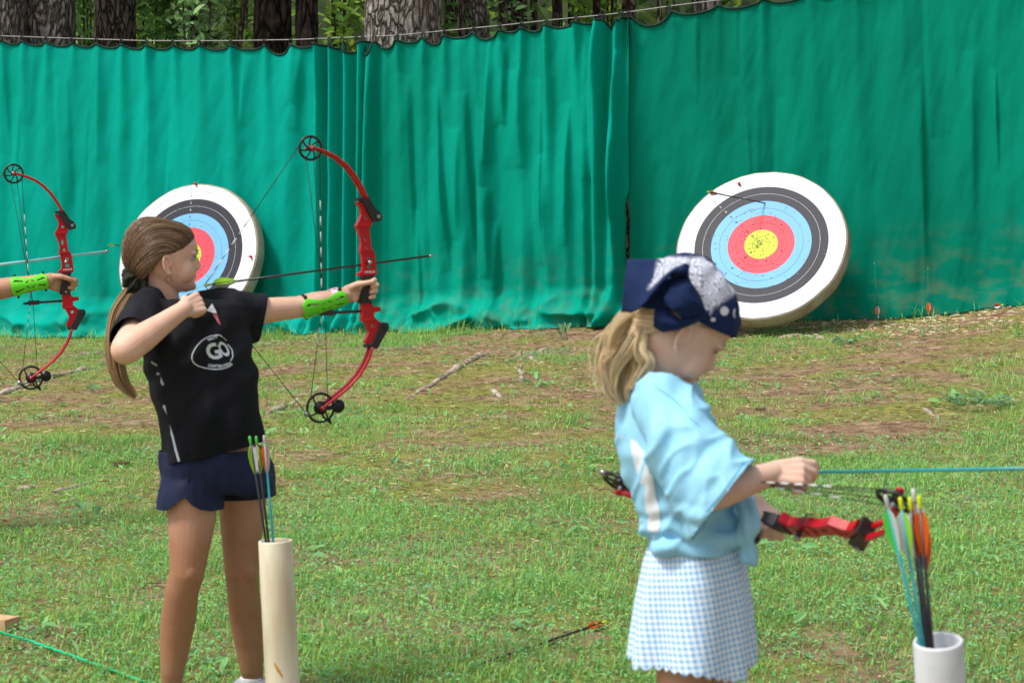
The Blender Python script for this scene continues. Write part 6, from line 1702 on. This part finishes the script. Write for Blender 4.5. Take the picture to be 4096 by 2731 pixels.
decal_poly([[(268, 85, 6), (282, 105, 22), (300, 150, 36), (325, 220, 44), (350, 300, 45), (368, 380, 40), (380, 440, 38), (398, 520, 42), (404, 600, 38), (398, 660, 28), (390, 690, 12)]], 1, PR2, "back_print")
decal_poly([[(205, 60, 5), (212, 130, 10), (222, 190, 12), (240, 240, 8)], [(285, 330, 9), (292, 390, 12), (310, 450, 14), (330, 510, 12), (345, 560, 7)]], 1, PR2, "back_print")
# knot of the shirt at the hip
mb = MB()
limb(mb, [(P(*k7(960, 470), 4.80), .022), (P(*k7(985, 540), 4.78), .020), (P(*k7(975, 620), 4.77), .024), (P(*k7(960, 680), 4.77), .022)])
limb(mb, [(P(*k7(985, 640), 4.77), .018), (P(*k7(1000, 580), 4.77), .016)])
limb(mb, [(P(*k7(970, 690), 4.77), .012), (P(*k7(985, 750), 4.77), .018), (P(*k7(990, 800), 4.77), .020), (P(*k7(992, 828), 4.77), .012)])
kn = fuse(mb, .003, 4, BLUE); wrinkle(kn, lambda c: .003 * math.sin(c.x * 220 + c.z * 60)); link("shirt_knot", kn, girl2)
# gingham skirt
def gingham():
    m = bpy.data.materials.new("gingham"); m.use_nodes = True; N = m.node_tree.nodes; L = m.node_tree.links
    b = N["Principled BSDF"]; b.inputs['Roughness'].default_value = .85; b.inputs['Specular IOR Level'].default_value = .12
    uv = N.new("ShaderNodeUVMap"); uv.uv_map = "cloth"; sp = N.new("ShaderNodeSeparateXYZ"); L.new(uv.outputs[0], sp.inputs[0])
    def st(sock):
        a = N.new("ShaderNodeMath"); a.operation = 'MULTIPLY'; a.inputs[1].default_value = 2 * math.pi / .0122; L.new(sock, a.inputs[0])
        s = N.new("ShaderNodeMath"); s.operation = 'SINE'; L.new(a.outputs[0], s.inputs[0])
        r_ = N.new("ShaderNodeMapRange"); r_.inputs[1].default_value = -.15; r_.inputs[2].default_value = .15; r_.inputs[3].default_value = 0; r_.inputs[4].default_value = .5; L.new(s.outputs[0], r_.inputs[0]); return r_.outputs[0]
    ad = N.new("ShaderNodeMath"); ad.operation = 'ADD'; L.new(st(sp.outputs['X']), ad.inputs[0]); L.new(st(sp.outputs['Y']), ad.inputs[1])
    r_ = N.new("ShaderNodeValToRGB"); e = r_.color_ramp.elements; e[0].position = 0; e[0].color = (.84, .90, .95, 1); e[1].position = 1; e[1].color = (.22, .47, .86, 1); q = e.new(.5); q.color = (.55, .74, .93, 1)
    L.new(ad.outputs[0], r_.inputs[0]); L.new(r_.outputs[0], b.inputs['Base Color']); return m
GING = gingham()
vs = []; uv = []; NA, NZ = 220, 60; cT = P(2782, 2160, 4.86); cBm = P(2766, 2640, 4.86); zT = cT.z; zB = P(2778, 2672, 4.86).z
for i in range(NA + 1):
    a = 2 * math.pi * i / NA
    for j in range(NZ + 1):
        t = j / NZ; c = cT.lerp(V((cBm.x, cBm.y, zB)), t); w = interp(t, [(0, .090), (.2, .102), (.5, .112), (.8, .118), (1, .121)]) ; dp = interp(t, [(0, .098), (.3, .118), (1, .135)])
        pl = .009 * t ** .8 * math.sin(a * 7 + 1.1 * math.sin(a * 2) + .5) + .007 * t * math.sin(a * 4 + 1)
        hem = .009 * (1 - abs(math.sin(a * 17))) + .012 * math.sin(a * 3 + .6) + .020 * sstep(-.2, -1, math.cos(a))
        z = lerp(zT, zB + hem, t) if True else 0
        p = V((c.x + (w + pl) * math.cos(a), c.y + (dp + pl) * math.sin(a), z)); vs.append(p); uv.append((a * .118 + (z - zT) * .22, z - a * .012))
fs = [(i * (NZ + 1) + j, i * (NZ + 1) + j + 1, (i + 1) * (NZ + 1) + j + 1, (i + 1) * (NZ + 1) + j) for i in range(NA) for j in range(NZ)]
me = bpy.data.meshes.new("skirt"); me.from_pydata(vs, [], fs); ul = me.uv_layers.new(name="cloth"); li = np.empty(len(me.loops), dtype=np.int32); me.loops.foreach_get('vertex_index', li)
ul.data.foreach_set('uv', np.array(uv, dtype=np.float32)[li].ravel()); me.polygons.foreach_set('use_smooth', [True] * len(fs)); me.materials.append(GING)
cloth_obj("skirt", me, GING, girl2, .0015)

# ================================================================== archer at far left
SKIN3 = skin_mat("skin_left_archer", (.56, .31, .20), (.45, .24, .15), .45, .78)
gy = 10.0
G0n = V((-d0.y, d0.x, 0)); bx = P(-760, 1300, 9.9).x; gz0 = G(bx, gy)
arch = empty("person", (bx, gy, gz0), "archer at the left edge, only the forearm and hand with green guard in the photo", "person", "archers on the shooting line")
w0 = P(192, 1122, 10.03); e0_ = P(-110, 1175, 9.98); s0 = P(-370, 1200, 9.93); s1 = P(-680, 1200, 9.86)
mb = MB(); hd = frame(P(-600, 985, 9.92), V((math.cos(R(14)), math.sin(R(14)), 0)), V((0, 0, 1))) @ Matrix.Diagonal((1.08, 1.04, 1.03, 1)); head_prims(mb, hd)
limb(mb, [(hd @ V((-.02, 0, -.04)), .05), (P(-560, 1180, 9.92), .05)]); limb(mb, [(s0, .05), (s1, .05)])
loft(mb, [(P(-660, 1300, 9.86), P(-340, 1300, 9.93), .09), (P(-620, 1600, 9.88), P(-370, 1600, 9.92), .085), (P(-640, 1850, 9.88), P(-350, 1850, 9.92), .095)])
limb(mb, [(s0, .052), (s0.lerp(e0_, .5), .050), (e0_, .047), (e0_.lerp(w0, .35), .0455), (e0_.lerp(w0, .75), .035), (w0, .030)])
se = P(-720, 1400, 9.6); sw = P(-470, 1190, 9.75); limb(mb, [(s1, .046), (se, .040), (sw, .026)])
hand_prims(mb, sw, V((1, .1, .05)), V((.1, 1, -.1)), [(52, 75, 30), (55, 80, 30), (60, 82, 35), (66, 80, 35)], dict(side=(0, 0, 1), dirs=[(.7, .45, .45), (.75, .7, .0), (.6, .9, -.3)]))
nail0 = hand_prims(mb, w0, (G0 + G0n * .012 - d0 * .010 + V((0, 0, -.002))) - w0, -G0n * .95 + d0 * .05, [(10, 76, 66), (12, 82, 72), (14, 82, 72), (16, 82, 70)],
           dict(side=(0, 0, 1), dirs=[(.72, .72, .22), (1, .30, -.08), (1, -.02, -.10)]), 1.22, 1.0, .02)
for hx, yy in ((-570, 9.86), (-420, 9.98)):
    h = P(hx, 1900, yy); k = V((h.x, yy, gz0 + .42)); a = V((h.x, yy + .02, gz0 + .08))
    limb(mb, [(h, .085), (k, .053), (k.lerp(a, .35), .053), (a, .032)]); limb(mb, [(a - V((0, 0, .04)), .034), (V((a.x + .12, a.y - .03, gz0 + .03)), .026)])
b3 = fuse(mb, .0034, 4, SKIN3); carve_head(b3, hd); link("body", b3, arch)
arm_guard(arch, e0_.lerp(w0, .52), e0_.lerp(w0, 1.0), .0430, .0315, V((-.05, -1, -.06)), 1.15)
WSH = mat("shirt_white_left", (.5, .5, .52), .8); mb = MB()
loft(mb, [(P(-660, 1190, 9.86), P(-380, 1190, 9.93), .075), (P(-680, 1310, 9.86), P(-320, 1310, 9.93), .11), (P(-660, 1600, 9.88), P(-340, 1600, 9.92), .11), (P(-670, 1880, 9.88), P(-330, 1880, 9.92), .12)])
limb(mb, [(s0 - V((.04, 0, 0)), .062), (s0.lerp(e0_, .45), .064)]); limb(mb, [(s1, .062), (s1.lerp(se, .7), .064)]); m3 = fuse(mb, .006, 5, WSH); cloth_obj("shirt", m3, WSH, arch)
mb = MB(); loft(mb, [(P(-660, 1840, 9.88), P(-340, 1840, 9.92), .11), (P(-670, 2000, 9.88), P(-330, 2000, 9.92), .12)]); m3 = fuse(mb, .006, 4, NAVY)
for hx, yy in ((-570, 9.86), (-420, 9.98)):
    pass
link("shorts", m3, arch)
HB = mat("hair_dark", (.06, .035, .02), .6, (.03, .018, .01), 60, .5, 200); mb = MB()
mb.ell(V((0, 0, 0)), (.098, .083, .082), None, hd @ Matrix.Translation((-.022, 0, .035)), 28, 18); hm = fuse(mb, .004, 2, HB); wrinkle(hm, lambda c: .003 * noise.noise(c * 60)); link("hair", hm, arch)
mb = MB(); mb.ell(nail0 + V((-.002, -.006, .003)), (.007, .003, .0055), NAIL, None, 10, 6); mb.build("thumb_nail", NAIL, arch)
